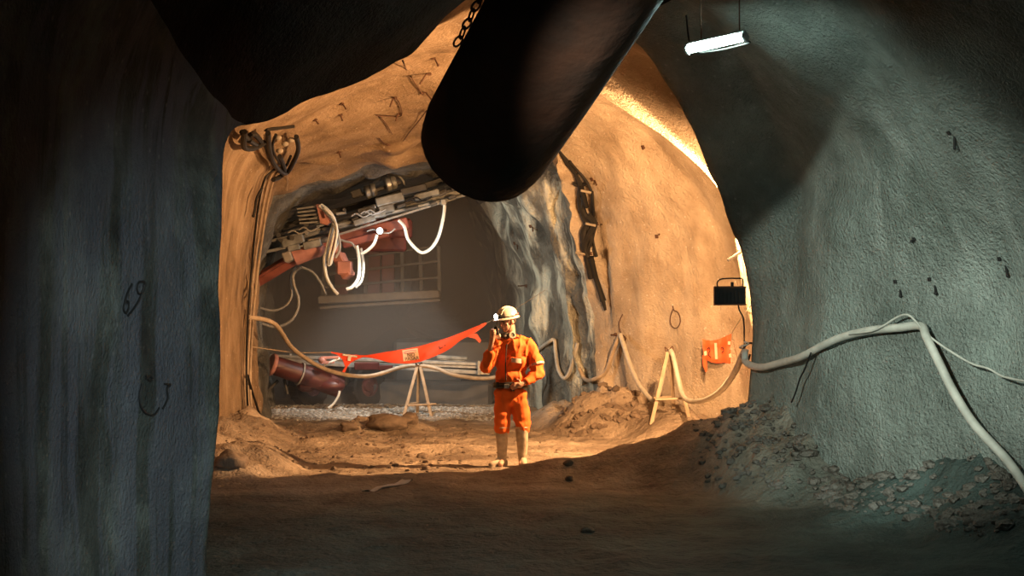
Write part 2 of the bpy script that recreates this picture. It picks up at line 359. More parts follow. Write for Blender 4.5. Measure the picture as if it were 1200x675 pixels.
# end wall of the far tunnel
mb = MB(); last = rows[-1]; c = V((-3, 37.6, 1.8)); ring = []
for k in range(9):
    t = k/8; ring.append([p.lerp(c, t)+V((0,.2*t,0))+noise.noise_vector(p.lerp(c, t)*1.3)*.2*(1 if t > 0 else 0) for p in last])
mb.grid(ring); mb.build('wall_back', M['back'])['kind'] = 'structure'
mb = MB(); first = rows[0]; c = V((.8, -3.2, 1.8))
mb.grid([[p.lerp(c, k/3) for p in first] for k in range(4)]); mb.build('wall_front', M['near'])['kind'] = 'structure'
BVH = BVHTree.FromPolygons([tuple(p) for p in ALLV], ALLF)
CAM = V((0,0,EYE))
def hitfar(px, py, off=0.0, ymin=16):
    d = (P(px, py, 10)-CAM).normalized(); o = CAM.copy()
    for _ in range(12):
        loc, nr, _i, _t = BVH.ray_cast(o, d)
        if loc is None: return P(px, py, 20), V((0,-1,0))
        if loc.y > ymin: break
        o = loc+d*.02
    if nr.dot(d) > 0: nr = -nr
    return loc+nr*off, nr
def hit(px, py, off=0.0):
    d = (P(px, py, 10)-CAM).normalized()
    # skip nothing: first surface seen from the camera
    loc, nr, _, _ = BVH.ray_cast(CAM, d)
    if loc is None: loc = P(px, py, 22); nr = V((0,-1,0))
    if nr.dot(d) > 0: nr = -nr
    return loc+nr*off, nr

# floor: tan mud; shade of the near tunnel painted in as a darker tone
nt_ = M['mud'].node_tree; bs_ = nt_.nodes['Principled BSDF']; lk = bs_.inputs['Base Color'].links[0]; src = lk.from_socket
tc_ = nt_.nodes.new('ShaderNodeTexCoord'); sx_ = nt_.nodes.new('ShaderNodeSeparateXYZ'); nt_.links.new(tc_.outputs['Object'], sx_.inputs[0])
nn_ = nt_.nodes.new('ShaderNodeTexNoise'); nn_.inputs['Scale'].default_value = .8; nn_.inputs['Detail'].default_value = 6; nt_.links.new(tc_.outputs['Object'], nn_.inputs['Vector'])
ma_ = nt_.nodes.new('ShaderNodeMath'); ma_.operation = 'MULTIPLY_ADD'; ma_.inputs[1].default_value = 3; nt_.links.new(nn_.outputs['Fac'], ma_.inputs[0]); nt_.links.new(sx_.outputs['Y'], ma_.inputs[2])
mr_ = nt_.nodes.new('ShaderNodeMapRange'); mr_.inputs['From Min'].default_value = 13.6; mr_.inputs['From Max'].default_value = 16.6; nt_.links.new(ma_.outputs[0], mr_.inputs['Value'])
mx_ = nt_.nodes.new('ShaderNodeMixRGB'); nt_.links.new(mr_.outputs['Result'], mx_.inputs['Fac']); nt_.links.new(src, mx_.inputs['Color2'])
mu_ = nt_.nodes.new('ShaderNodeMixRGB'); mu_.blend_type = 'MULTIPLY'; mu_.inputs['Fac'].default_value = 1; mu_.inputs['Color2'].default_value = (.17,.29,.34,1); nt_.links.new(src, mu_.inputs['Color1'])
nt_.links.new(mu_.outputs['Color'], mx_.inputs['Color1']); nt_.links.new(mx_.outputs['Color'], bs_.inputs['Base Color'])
xs = [-6.5+13*i/230 for i in range(231)]
ys = []; y = -3.0
while y < 38: ys.append(y); y += .25 if y < 8 else (.075 if y < 17.5 else (.1 if y < 28 else .5))
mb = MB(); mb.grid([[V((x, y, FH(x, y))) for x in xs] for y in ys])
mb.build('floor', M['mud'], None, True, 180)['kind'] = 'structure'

# ---------------------------------------------------------------- loose ground
def blob(mb, c, r, seed, sub=2, squash=.7):
    bm = bmesh.new(); bmesh.ops.create_icosphere(bm, subdivisions=sub, radius=1)
    s = V((seed*3.1, seed*1.7, seed*.9)); sx, sy = .75+.5*((seed*37) % 10)/10, .8+.4*((seed*53) % 10)/10
    for v in bm.verts:
        k = 1+.38*noise.noise(v.co*1.3+s)+.15*noise.noise(v.co*3+s)
        v.co = V((v.co.x*sx, v.co.y*sy, v.co.z*squash))*k*r
    bm.verts.index_update()
    mb.add([V(c)+v.co for v in bm.verts], [tuple(v.index for v in f.verts) for f in bm.faces]); bm.free()
def seen(x, y, z):
    d = V((x,y,z))-CAM; L_ = d.length
    l, n_, i_, t_ = BVH.ray_cast(CAM, d.normalized(), L_-.03)
    return l is None
mb = MB()
for i in range(2600):
    t = R.random()
    x = R.uniform(1.9, 4.3); y = R.uniform(10.2, 15.0)
    if x > 3.9 and y > 12: continue
    if (x-2.1)*.9+(13.2-y)*.0 < 0 and R.random() < .5: continue
    h = FH(x, y)
    if h < .09 or not seen(x, y, h+.05): continue
    blob(mb, (x, y, h+.0), R.choice((.014,.02,.03,.04,.06))*R.uniform(.7,1.4), i, 1, .6)
tag(mb.build('mud_clods', M['mudheap'], None, True, 40), 'dark lumpy wet mud clods heaped along the foot of the grey right wall', 'mud', None, 'stuff')
mb = MB()
for i in range(3200):
    y = R.uniform(24.6, 28.4); x = (R.uniform(315, 590)-600)/F*y
    if not seen(x, y, FH(x, y)+.04): continue
    blob(mb, (x, y, FH(x, y)), R.choice((.012,.018,.025,.035))*R.uniform(.7,1.3), i, 1, .6)
tag(mb.build('gravel', M['gravel'], None, True, 30), 'strip of pale crushed gravel on the floor under the drilling rig', 'gravel', None, 'stuff')
mb = MB()
for i in range(700):
    y = R.uniform(15.8, 24); x = R.uniform(-3.6, 2.2)
    if x > -.6 and R.random() < .6: continue
    if not seen(x, y, FH(x, y)+.04) or (abs(x) < .3 and 16.2 < y < 16.8): continue
    blob(mb, (x, y, FH(x, y)), R.choice((.012, .02, .03, .045))*R.uniform(.7, 1.3), i, 1, .7)
for i in range(160):
    y = R.uniform(21, 23.6); x = R.uniform(.8, 2.0)
    blob(mb, (x, y, FH(x, y)), R.uniform(.03, .09), i, 1, .7)
tag(mb.build('dirt_lumps', M['rock'], None, True, 30), 'small brown dirt lumps scattered over the lit chamber floor', 'dirt', None, 'stuff')
def stone(px, py, r, label, name='stone', sq=.7):
    # drop onto the floor along the pixel ray
    y = 8.0
    while y < 30:
        p = P(px, py, y)
        if p.z <= FH(p.x, p.y)+r*.3: break
        y += .02
    m = MB(); blob(m, (0,0,0), r, px*.37, 3, sq)
    o = m.build(name, M['rock'], None, True, 180); o.location = (p.x, p.y, FH(p.x, p.y)+r*sq*.35)
    return tag(o, label, 'stone')
stone(667, 561, .05, 'small dark stone lying on the shaded mud right of the standing worker')
stone(688, 622, .045, 'small dark stone on the greenish floor nearest the camera, right of centre')
stone(666, 543, .05, 'pale brown stone sitting on the edge of the lit mud beside the boots')
stone(495, 535, .07, 'angular tan stone in the worker\'s shadow line left of the boots')
stone(455, 494, .28, 'large dark brown boulder in front of the left trestle', 'boulder', .5)
stone(410, 499, .16, 'brown boulder left of the largest boulder below the gravel strip', 'boulder', .5)
stone(480, 490, .17, 'rounded brown boulder at the foot of the left trestle', 'boulder', .6)
stone(270, 540, .16, 'brown boulder at the foot of the dark left wall edge', 'boulder', .7)
stone(500, 549, .05, 'tan stone at the boundary between lit and shaded mud, nearest the shadow')
# pale smear
mb = MB(); rows_ = []
for i in range(15):
    t = i/14; px = 423+60*t; py = 577-10*t; y = 1667*1.6/(py-385); w = .07*math.sin(PI*t)**.6*(1+.3*math.sin(i*1.9))
    x = (px-600)/F*y
    rows_.append([V((x, y+w*(k/3-.5)*3.5, FH(x, y+w*(k/3-.5)*3.5)+.012+.006*math.sin(k+i))) for k in range(4)])
mb.grid(rows_); mb.grid([[p-V((0,0,.01)) for p in r] for r in rows_])
tag(mb.build('plastic_sheet', M['strip']), 'torn white strip of plastic lying on the dark mud', 'plastic scrap')

# ---------------------------------------------------------------- ventilation duct
a0 = P(562, 176, 10.0); ax = V((-.37, .80, -.47)).normalized()
du, dw = frame_of(ax)
path = [a0-ax*k for k in (0, .5, 1.0, 1.6, 2.2)]
q = path[-1]; path += [q-ax*.5+V((.02,-.3,-.12)), q-ax*.7+V((.03,-1.0,-.22)), q-ax*.7+V((.05,-2.6,-.25)), q-ax*.7+V((.0,-5.5,-.25)), q-ax*.7+V((0,-9,-.25))]
duct = thing('ventilation_duct', 'large dark fabric ventilation duct hanging from the tunnel ceiling above the worker', 'ventilation duct', a0)
def ducttube(path, rad, n=64, sub=26, seam=True):
    pth = catmull(path, sub); m = len(pth); vs = []; fs = []; u = None; L0 = 0
    for i, p in enumerate(pth):
        d = (pth[min(i+1,m-1)]-pth[max(i-1,0)]).normalized()
        if u is None: u = frame_of(d)[0]
        u = (u-d*u.dot(d)).normalized(); w = d.cross(u)
        if i: L0 += (p-pth[i-1]).length
        r0 = rad
        if L0 < .3: r0 = rad*(.93+.07*math.sin(min(1, L0/.25)*PI/2))
        for k in range(n):
            a = 2*PI*k/n
            r = r0*(1+.012*noise.noise(V((math.cos(a)*3, math.sin(a)*3, L0*1.5)))+.010*noise.noise(V((math.cos(a)*9, math.sin(a)*9, L0*.8))))
            vs.append(p+(u*math.cos(a)+w*math.sin(a))*r)
    for i in range(m-1):
        for k in range(n): fs.append((i*n+k, i*n+(k+1) % n, (i+1)*n+(k+1) % n, (i+1)*n+k))
    return vs, fs, n
vs, fs, n = ducttube(path, .465)
# double wall so that the mouth has thickness
mb = MB(); mb.add(vs, fs)
vi, fi, n = ducttube(path[:5], .44); mb.add(vi, [f[::-1] for f in fi])
o1 = 0; o2 = len(vs); mb.f += [(k, (k+1) % n, o2+(k+1) % n, o2+k) for k in range(n)]
mb.build('duct_body', M['duct'], duct, True, 180)
for kk, (t, nm) in enumerate(((.05, 'end_ring'),)):
    c = a0-ax*t; ringp = [c+(du*math.cos(2*PI*k/48)+dw*math.sin(2*PI*k/48))*(.465 if t > .1 else .435) for k in range(49)]
    mb = MB(); mb.tube(ringp, .010, 8, 1, False, False); mb.build(nm, M['duct'], duct)
# suspension chain along the duct's upper left edge
side = None
best = None
for k in range(64):
    a = 2*PI*k/64; q = du*math.cos(a)+dw*math.sin(a)
    s_ = q.x*-.8+q.z*.55
    if best is None or s_ > best: best = s_; side = q
c0 = a0-ax*.72+side*.495; c1 = a0-ax*2.3+side*.52
chain = thing('suspension_chain', 'rusty chain of open links along the upper left edge of the big duct', 'chain', c0)
nl = 18; dcl = (c1-c0)/nl
for i in range(nl):
    c = c0+dcl*(i+.5); L_ = dcl.length*.62; d = dcl.normalized(); u, w = frame_of(d)
    if i % 2: u, w = w, u
    pts = [c+d*math.cos(a)*L_+u*math.sin(a)*.026 for a in [2*PI*k/12 for k in range(13)]]
    m = MB(); m.tube(pts, .0075, 6, 1, False, False); m.build('chain_link', M['rust'], chain)

# ---------------------------------------------------------------- trestles, hoses
def trestle(cx, cy, H, spread, yaw, label, sr=1):
    g = FH(cx, cy)
    t = thing('trestle', label, 'trestle', (cx, cy, g))
    c, s_ = math.cos(yaw), math.sin(yaw)
    def w(x, y, z): return V((cx+x*c-y*s_, cy+x*s_+y*c, g+z))
    feet = [(-spread, -.16), (spread*sr, -.2), (.06, .32)]
    for k, (fx, fy) in enumerate(feet):
        p = w(fx, fy, 0); p.z = FH(p.x, p.y)-.02
        m = MB(); m.beam(p, w(fx*.12, fy*.1, H+.02), .055, .045, V((0,1,.1))); m.build('leg', M['wood'], t)
    m = MB(); m.beam(w(-spread*.78, -.13, .2), w(spread*.1, .25, .2), .05, .03); m.build('brace', M['wood'], t)
    m = MB(); m.beam(w(-spread*.78, -.15, .18), w(spread*.78, -.17, .2), .05, .03); m.build('brace', M['wood'], t)
    m = MB(); m.tube([w(-.05,-.03,H+.0), w(-.07,-.03,H+.09), w(-.02,-.03,H+.05), w(.04,-.03,H+.1), w(.05,-.03,H-.02)], .009, 6); m.build('wire_tie', M['rust'], t)
    return w(0, 0, H)
tA = trestle((491-600)/F*25.3, 25.3, .83, .34, .35, 'wooden trestle carrying the tan hose, left of the worker', .5)
tB = trestle((785-600)/F*20.6, 20.6, .84, .27, -.1, 'pale wooden trestle carrying the hose, right of the worker')
HR = .036
def hoseobj(name, pts, r, m, label, cat, sub=10, n=12):
    mb = MB(); mb.tube(pts, r, n, sub); return tag(mb.build(name, m), label, cat)
la, _ = hit(288, 372, .03)
hoseobj('hose', [la, la+V((.3,.6,-.1)), P(345,410,23), P(385,434,24), P(430,441,24.8), tA+V((-.3,0,.02)), tA+V((0,0,.045)), tA+V((.3,0,.0)), P(535,440,25.2), P(575,443,25.2), P(615,430,25.0)], HR, M['hose'],
        'tan hose sagging from the left wall over the left trestle to behind the worker', 'hose')
pts = [hit(a, b, .06)[0] for a, b in ((618,428),(630,414),(645,402),(653,399),(655,412),(658,432),(664,443),(670,437),(676,420),(681,402))]
hoseobj('hose', pts, .032, M['palehose'], 'pale hose looping down the grey rock wall just right of the worker', 'hose')
pts = [hit(a, b, .07)[0] for a, b in ((682,430),(690,443),(700,446),(712,435),(722,412),(730,392))]
hoseobj('hose', pts, .034, M['hose'], 'tan hose hanging in a short loop left of the wall hook in the orange chamber', 'hose')
h0 = hit(731, 392, .08)[0]
pts = [h0, P(741,434,21.9), P(754,458,21.4), P(770,466,20.9), tB+V((0,0,.045)), P(800,463,20.2), P(820,470,19.2), P(842,460,17.6), P(860,438,16.2), P(873,413,15.0)-V((0.03,.12,0))]
for a, b in ((884,424),(900,429),(925,427),(950,417),(975,404),(1000,394),(1030,387),(1060,385),(1088,383)): pts.append(hit(a, b, .09)[0])
for a, b in ((1102,398),(1118,425),(1135,458),(1160,497),(1200,540),(1240,575)): pts.append(hit(a, b, .16)[0])
pts[-1].z = max(pts[-1].z-.2, .3)
hoseobj('hose', pts, HR, M['palehose'], 'long pale hose from the right trestle along the grey right wall and down', 'hose')
pts = [hit(a, b, .14)[0] for a, b in ((1010,391),(1040,386),(1065,372),(1078,370),(1088,378),(1096,390),(1115,404),(1150,425),(1175,434),(1200,441),(1260,452))]
hoseobj('cable', pts, .009, M['palehose'], 'thin pale cable arching over the hose and trailing right across the grey wall', 'cable')
pts = [hit(a, b, .12)[0] for a, b in ((962,414),(958,432),(952,446),(947,462),(942,472))]
hoseobj('cable', pts, .008, M['black'], 'short dark tie wire dangling from the hose on the grey right wall', 'cable')

# hose hook at the portal corner
k0 = P(873, 413, 15.0)-V((.03,.12,0))
hk = thing('hose_hook', 'bent steel hook with a pale knot holding the hose at the right portal corner', 'hook', k0)
m = MB(); m.tube([k0+V((.18,.1,.08)), k0+V((.06,.02,.1)), k0+V((0,-.03,.06)), k0+V((-.03,-.03,-.05)), k0+V((.03,-.04,-.08)), k0+V((.06,-.02,-.02))], .011, 8); m.build('hook_rod', M['rust'], hk)
m = MB(); m.tube([k0+V((.045*math.cos(a),.045*math.sin(a)-.01,.02+.012*a)) for a in [i*.7 for i in range(12)]], .009, 8, 3); m.build('knot', M['palehose'], hk)

# ---------------------------------------------------------------- floodlight box at the right corner
fb = P(855, 346, 15.2)
fl = thing('floodlight', 'dark boxy floodlight seen from behind, hanging at the right portal corner', 'floodlight', fb-V((0,0,.11)))
m = MB(); m.box(fb, (.33,.10,.19), None, .08); m.box(fb+V((0,-.055,0)), (.30,.012,.16), None, .05)
for k in range(7): m.box(fb+V((-.12+.04*k,-.066,-.02)), (.006,.02,.10), None, 0)
m.build('housing', M['black'], fl)
m = MB(); m.box(fb+V((0,.056,0)), (.30,.012,.165), None, .05); m.build('front_glass', M['flood'], fl)
m = MB(); m.tube([fb+V((-.13,0,.09)), fb+V((-.13,0,.14)), fb+V((-.08,0,.175)), fb+V((.08,0,.18)), fb+V((.14,0,.17)), fb+V((.14,0,.09))], .008, 8, 3); m.build('handle', M['black'], fl)
for c_, z_ in ((V((.02,-.04,.115)),(.03,.03,.05)),(V((-.12,0,-.1)),(.02,.05,.02)),(V((.12,0,-.1)),(.02,.05,.02))):
    m = MB(); m.box(fb+c_, z_); m.build('bracket', M['black'], fl)
m = MB(); m.box(fb+V((0,-.03,.085)), (.34,.07,.02)); m.box(fb+V((0,-.03,-.1)), (.34,.09,.016)); m.build('rim', M['rust'], fl)
pts = [fb+V((.09,-.02,-.1)), fb+V((.10,-.03,-.16)), fb+V((.14,-.04,-.25)), fb+V((.15,-.04,-.42)), k0+V((.0,-.02,.06))]
hoseobj('cable', pts, .009, M['black'], 'black power cable dropping from the boxy floodlight to the hose hook', 'cable')
# wire that holds it
pts = [fb+V((.14,0,.17)), fb+V((.3,.02,.2))]
# ---------------------------------------------------------------- key floodlight behind the portal corner
kp = V((2.5, 16.2, 2.95))
kl = thing('floodlight', 'tungsten floodlight on the chamber wall behind the right portal corner', 'floodlight', kp)
axk = V((-.25,.95,-.1)).normalized()
m = MB(); m.lathe(kp-axk*.16, axk, [(0,0),(.03,.0),(.05,.04),(.06,.1),(.056,.1),(.045,.05),(.02,.02),(0,.02)], 20); m.build('reflector', M['steel'], kl)
m = MB(); m.tube([kp-axk*.15, kp-axk*.2+V((.3,0,.1)), kp+V((.55,0,.15))], .018, 8); m.build('bracket', M['rust'], kl)

# ---------------------------------------------------------------- fluorescent lamp
lc = P(838, 53, 10.8)
l0 = P(806, 60, 10.95); l1 = P(870, 46, 10.65)
nl_ = V((.66,-.74,-.16)).normalized()
fx = thing('fluorescent_lamp', 'bright white fluorescent batten lamp hanging under the ceiling at upper right', 'lamp', lc)
dl = (l1-l0).normalized(); nl_ = (nl_-dl*nl_.dot(dl)).normalized(); sl = dl.cross(nl_)
Rm = Matrix((dl, sl, nl_)).transposed(); LL = (l1-l0).length
m = MB(); m.box(lc-nl_*.01, (LL, .052, .045), Rm, .35); m.build('diffuser', M['tube'], fx)
m = MB(); m.box(lc-nl_*.055, (LL+.03, .07, .03), Rm, .2)
m.build('housing', M['plastic'], fx)
for s_ in (-1, 1):
    m = MB(); m.box(lc+dl*s_*(LL/2+.015)-nl_*.02, (.03,.075,.06), Rm, .2); m.build('end_cap', M['plastic'], fx)
for s_ in (-.6, .8):
    b0 = lc+dl*s_*LL/2-nl_*.07; m = MB(); m.cyl(b0, b0+V((.0,.02,.45)), .006, n=6); m.build('hanger_wire', M['rust'], fx)
m = MB(); m.tube([l1, l1+V((.06,.02,-.02)), l1+V((.0,.07,-.03)), lc+V((.02,.1,-.02)), l0+V((.05,.12,.04)), l0+V((0,.1,.3))], .007, 6); m.build('power_cord', M['black'], fx)

# ---------------------------------------------------------------- red barrier banner
YB = 24.4
def bp(px, py): return P(px, py, YB+.025*math.sin((px-390)/14)+.012*math.sin(px/5.+py/4))
bt = thing('barrier_banner', 'sagging red-orange warning banner with white T mark and cream label', 'banner', P(480, 410, YB))
top = [(388,412),(397,413.5),(405,415),(412,415.5),(428,416.2),(443,414),(458,411.5),(473,409),(490,406),(508,401),(524,396),(540,390),(553,384.5),(562,381),(570,377.5)]
bot = [(388,413.6),(396,416.5),(400,419),(403,425),(410,421)if 0 else (412,424.5),(425,419),(440,420.5),(455,424.5),(472,426),(490,424.5),(506,419),(524,411),(538,402),(547,394.6)if 0 else (552,395),(561,387)if 0 else (560,388),(569.5,380)]
bot = [(388,413.6),(396,416.5),(402,423),(405,430),(412,424.5),(424,418.5),(440,420.5),(455,424.5),(472,426),(490,424.5),(508,418),(526,409.5),(541,398),(556,390.5),(569.5,380)]
mb = MB(); NB = 12
tt = catmull([V((a,b,0)) for a, b in top], 4); bb = catmull([V((a,b,0)) for a, b in bot], 4)
g1 = [[bp(*(t.lerp(b, k/NB)).xy) for t, b in zip(tt, bb)] for k in range(NB+1)]
mb.grid(g1); mb.grid([[p+V((0,.006,0)) for p in r] for r in g1])
# tie tails
mb.sheet([bp(402,423)-V((0,.01,0)), bp(412,424), bp(407,430), bp(404,436.5), bp(401,435.5), bp(404.5,430)], .01, (0,1,0))
mb.sheet([bp(553,391), bp(559,391), bp(564,399), bp(562,402), bp(557,397), bp(548,395)], .01, (0,1,0))
mb.sheet([bp(563,380), bp(570,377.5), bp(570,380), bp(564,385)], .01, (0,1,0))
mb.build('banner_cloth', M['banner'], bt, True, 60)
def flat(px, py, dy=-.03): return bp(px, py)+V((0,dy,0))
m = MB()
m.sheet([flat(402,414.5), flat(419,417), flat(418.6,419), flat(401.8,416.6)], .006, (0,1,0))
m.sheet([flat(408.5,416), flat(412,416.6), flat(411,423), flat(407.5,422.4)], .006, (0,1,0))
m.build('letter_mark', M['white'], bt, False)
m = MB(); m.sheet([flat(471.5,410.5,-.02), flat(489.5,408,-.02), flat(491.5,421,-.02), flat(473,423.5,-.02)], .006, (0,1,0)); lab = m.build('label_panel', M['cream'], bt, False)
def text(body, size, loc, rot, m, name, parent):
    cu = bpy.data.curves.new(name, 'FONT'); cu.body = body; cu.size = size; cu.extrude = .002; cu.align_x = 'CENTER'; cu.align_y = 'CENTER'; cu.resolution_u = 3
    t = bpy.data.objects.new(name+'_tmp', cu); COL.objects.link(t)
    me = bpy.data.meshes.new_from_object(t.evaluated_get(bpy.context.evaluated_depsgraph_get())); bpy.data.objects.remove(t)
    me.materials.clear(); me.materials.append(m); me.name = name
    o = bpy.data.objects.new(name, me); COL.objects.link(o); o.parent = parent; o.location = V(loc)-parent_world(parent); o.rotation_euler = rot; return o
text('NO', .085, flat(482,416.0,-.05), (PI/2, -.1, 0), M['ink'], 'lettering', bt)
text('PASAR', .085, flat(483,420.2,-.05), (PI/2, -.1, 0), M['ink'], 'lettering', bt)
m = MB(); m.tube([flat(473,413.5,-.04), flat(477,411.7,-.04), flat(483,410.6,-.04), flat(488,410.4,-.04)], .008, 6); m.tube([flat(474,414.3,-.04), flat(480,413.4,-.04), flat(488,412.4,-.04)], .007, 6); m.build('printed_arc', M['pinkstripe'], bt)
m = MB(); m.tube([flat(514,406,-.03), flat(516,408,-.03), flat(515,409,-.03), flat(519,406.6,-.03)], .008, 6); m.ell(flat(521.5,404.8,-.03), .012); m.build('stain', M['ink'], bt)
lw = hit(291, 406, .02)[0]
hoseobj('rope', [lw, P(345,411.5,23.2)-V((0,0,.02)), P(388,412.8,YB)], .008, M['hose'], 'thin rope tying the red banner to the left chamber wall', 'rope', 4, 6)
rw = hit(640, 340, .02)[0]
hoseobj('rope', [P(570,378.5,YB), P(600,364,YB-.1), rw], .004, M['hose'], 'thin rope tying the red banner to the rock wall behind the worker', 'rope', 4, 6)

# orange flag
YF = hit(840, 412)[0].y-.22
def fp(px, py, d=0): return P(px, py, YF+.03*math.sin(px/3.)-d)
of = thing('warning_flag', 'small orange plastic flag with reflective strips hanging on the chamber wall', 'flag', P(840, 412, YF))
ol_t = [(823,397),(828,398.5),(834,399),(842,397.5),(850,394),(857,391)]
ol_b = [(824,428),(826,425),(833,426),(845,426),(853,427),(857,426)]
ol_b = [(825,424),(829,422),(834,424.5),(842,425.5),(850,425),(856,427)]
m = MB(); T = catmull([V((a,b,0)) for a, b in ol_t], 4); B = catmull([V((a,b,0)) for a, b in ol_b], 4)
g1 = [[fp(*(t.lerp(b, k/8)).xy, .02*math.sin(k*1.3)) for t, b in zip(T, B)] for k in range(9)]
m.grid(g1); m.grid([[p+V((0,.006,0)) for p in r] for r in g1])
m.sheet([fp(823,416), fp(828,422), fp(829,434), fp(827,436), fp(824,429)], .008, (0,1,0)); m.build('flag_cloth', M['flag'], of, True, 50)
for pl in ([(825,412),(828,411),(828.5,416),(825.5,417)], [(853,400),(856,400),(856,404),(853,404)], [(854,415),(857,414),(857.5,419),(854.5,419)], [(837,402),(840,402),(841,421),(838,421)]):
    m = MB(); m.sheet([fp(a,b,.045) for a,b in pl], .004, (0,1,0)); m.build('reflective_strip', M['reflect'], of, False)
for pts_ in ([(829,409),(831,407),(832,411),(830,415),(833,419)], [(845,408),(847,407),(848,411),(846,413)]):
    m = MB(); m.tube([fp(a,b,.05) for a,b in pts_], .008, 6); m.build('marking', M['ink'], of)
hoseobj('rope', [fp(857,391), P(869,372,(YF+15.2)/2), P(880,358,15.1)], .006, M['palehose'], 'thin pale string from the orange flag up to the portal corner', 'rope', 3, 6)

# ---------------------------------------------------------------- wall furniture: rock bolts
def bolt(px, py, L_, dirpx, label, plate=.05, m='rust'):
    p, nrm = hit(px, py)
    t = thing('rock_bolt', label, 'rock bolt', p)
    d = (nrm*.75+V((dirpx[0], -.1, -dirpx[1]))*.9).normalized()
    a = MB(); L_ *= .72; a.cyl(p-nrm*.05, p+d*L_, .011, n=8); a.ell(p+d*L_, .014, None, 8, 6); a.build('rod', M[m], t)
    if plate:
        u, w = frame_of(nrm); a = MB(); a.box(p+nrm*.012, (plate*1.6, plate*1.6, .014), Matrix((u, w, nrm)).transposed(), .2); a.build('plate', M[m], t)
G = None
BL = [
 (508,68,.16,(.5,.3),'short dark rock bolt at the top of the orange ceiling beside the duct chain'),
 (503,86,.25,(-.8,.1),'L-shaped dark rock bolt below the topmost one left of the duct chain'),
 (495,108,.22,(.9,-.1),'rock bolt at the lower end of the diagonal wire left of the duct'),
 (463,114,.2,(-.5,.1),'rock bolt with pale washer high on the orange ceiling, left of the duct'),
 (468,133,.16,(-.4,-.2),'rock bolt below the one with the pale washer on the orange ceiling'),
 (400,121,.14,(.4,.1),'rock bolt on the orange ceiling nearest the black overhang'),
 (399,134,.12,(.1,.4),'rock bolt just below the one nearest the black overhang'),
 (369,140,.1,(.2,.2),'small rock bolt on the orange ceiling right of the cable bundle top'),
 (455,169,.2,(-.8,-.5),'rock bolt on the bright lip of the inner arch'),
 (397,178,.12,(.2,.4),'rock bolt on the left of the inner arch lip'),
 (770,277,.14,(.7,-.4),'small dark rock bolt on the open orange wall above the right trestle'),
 (754,172,.08,(.3,.1),'tiny rock bolt high on the orange wall under the bright arch edge'),
 (694,210,.22,(.8,0),'pale topped rock bolt high in the dark shadow streak'),
 (700,262,.18,(.7,.1),'rock bolt halfway down the dark shadow streak'),
 (692,297,.2,(-.8,.1),'rock bolt near the lower half of the dark shadow streak'),
 (722,392,.12,(-.9,.1),'rock bolt beside the hose hook on the orange wall'),
 (622,195,.2,(.2,.6),'rock bolt on the grey rock wall nearest the duct end'),
 (603,285,.22,(.9,.1),'rock bolt on the left edge of the pale grey rock wall'),
 (617,335,.22,(-.9,-.1),'rock bolt on the pale grey rock wall above the worker'),
 (622,265,.18,(.8,.2),'rock bolt halfway up the pale grey rock wall'),
 (1050,330,.2,(.9,.8),'dark rock bolt on the grey right wall, left of the pair above the hose'),
 (1090,327,.2,(.9,.7),'dark rock bolt on the grey right wall, right of the pair above the hose'),
 (1113,155,.18,(.9,.6),'dark rock bolt high on the grey right wall'),
 (1172,303,.22,(.9,.6),'dark rock bolt at the far right edge of the grey wall'),
 (1072,280,.06,(0,.2),'stubby dark rock bolt alone in the middle of the grey right wall'),
]
for b in BL: bolt(*b, **(dict(plate=.02, m='black') if b[0] > 900 else dict(plate=.035)))
pp = P(852, 306, 14.2)
m = MB(); hp, hn = hit(868, 297); m.cyl(hp+V((.02,0,.03)), P(853,305,hp.y-.1), .018, n=8); tag(m.build('pipe_stub', M['black']), 'short black pipe stub poking from the portal corner above the floodlight', 'pipe')
# thin wires on the ceiling
def wire(pl, label, r=.008, m='rust'):
    hoseobj('wire', [hit(a, b, .03)[0] for a, b in pl], r, M[m], label, 'wire', 4, 6)
wire([(469,68),(475,78),(482,88),(490,100),(496,109)], 'thin diagonal wire on the orange ceiling ending at a bolt')
wire([(440,133),(455,134),(470,133),(468,118),(462,112)], 'thin bent wire near the pale washer on the orange ceiling')
wire([(444,133),(452,143),(459,155)], 'thin short wire slanting down below the pale washer bolt')
wire([(444,160),(450,166),(455,170)], 'thin short wire above the inner arch lip')
wire([(500,127),(490,140),(480,152),(472,163)], 'thin straight wire slanting down from the duct edge')
wire([(790,362),(787,372),(789,382),(795,384),(799,376),(796,366),(791,363),(790,358)], 'thin wire loop hanging on the open orange wall')
wire([(731,368),(727,378),(729,390),(735,396),(731,402)], 'curled wire around the hose hook on the orange wall')
# old cables, with the shadow streak around them modelled as black tubes
hc_ = thing('hanging_cables_shade', 'tangle of old black cables and modelled-in shadow streak trailing down the orange wall right of the grey rock', 'cables', hit(690,240)[0])
HCL = [([(653,176),(664,190),(676,204),(684,216),(686,232),(683,248),(688,262),(694,278),(690,296),(697,318),(706,342),(713,364)],.035),
       ([(668,185),(678,196),(690,210),(697,226),(694,245),(699,262),(696,280),(701,300)],.022),
       ([(684,214),(680,230),(684,246),(690,258),(685,274),(688,296),(695,322)],.05),
       ([(672,212),(680,214),(690,213)],.03), ([(690,250),(697,262),(692,274),(686,286),(690,300)],.06), ([(694,300),(702,326),(710,352)],.045),
       ([(676,200),(686,222),(690,240)],.04), ([(697,222),(699,240),(697,252)],.02)]
for pl, r in HCL:
    m = MB(); K_ = len(pl); m.tube([hit(a, b, .07)[0] for a, b in pl], [r*(.45+.8*abs(math.sin(1.7*i_+r*90))) for i_ in range(K_)], 8, 6); m.build('cable', M['black'], hc_)
for (a, b) in ((697,222),(703,262),(688,297)):
    m = MB(); p_, n_ = hit(a, b, .1); m.cyl(p_, p_+V((-.16,-.05,.03)), .02, n=8); m.build('clamp', M['pale'], hc_)
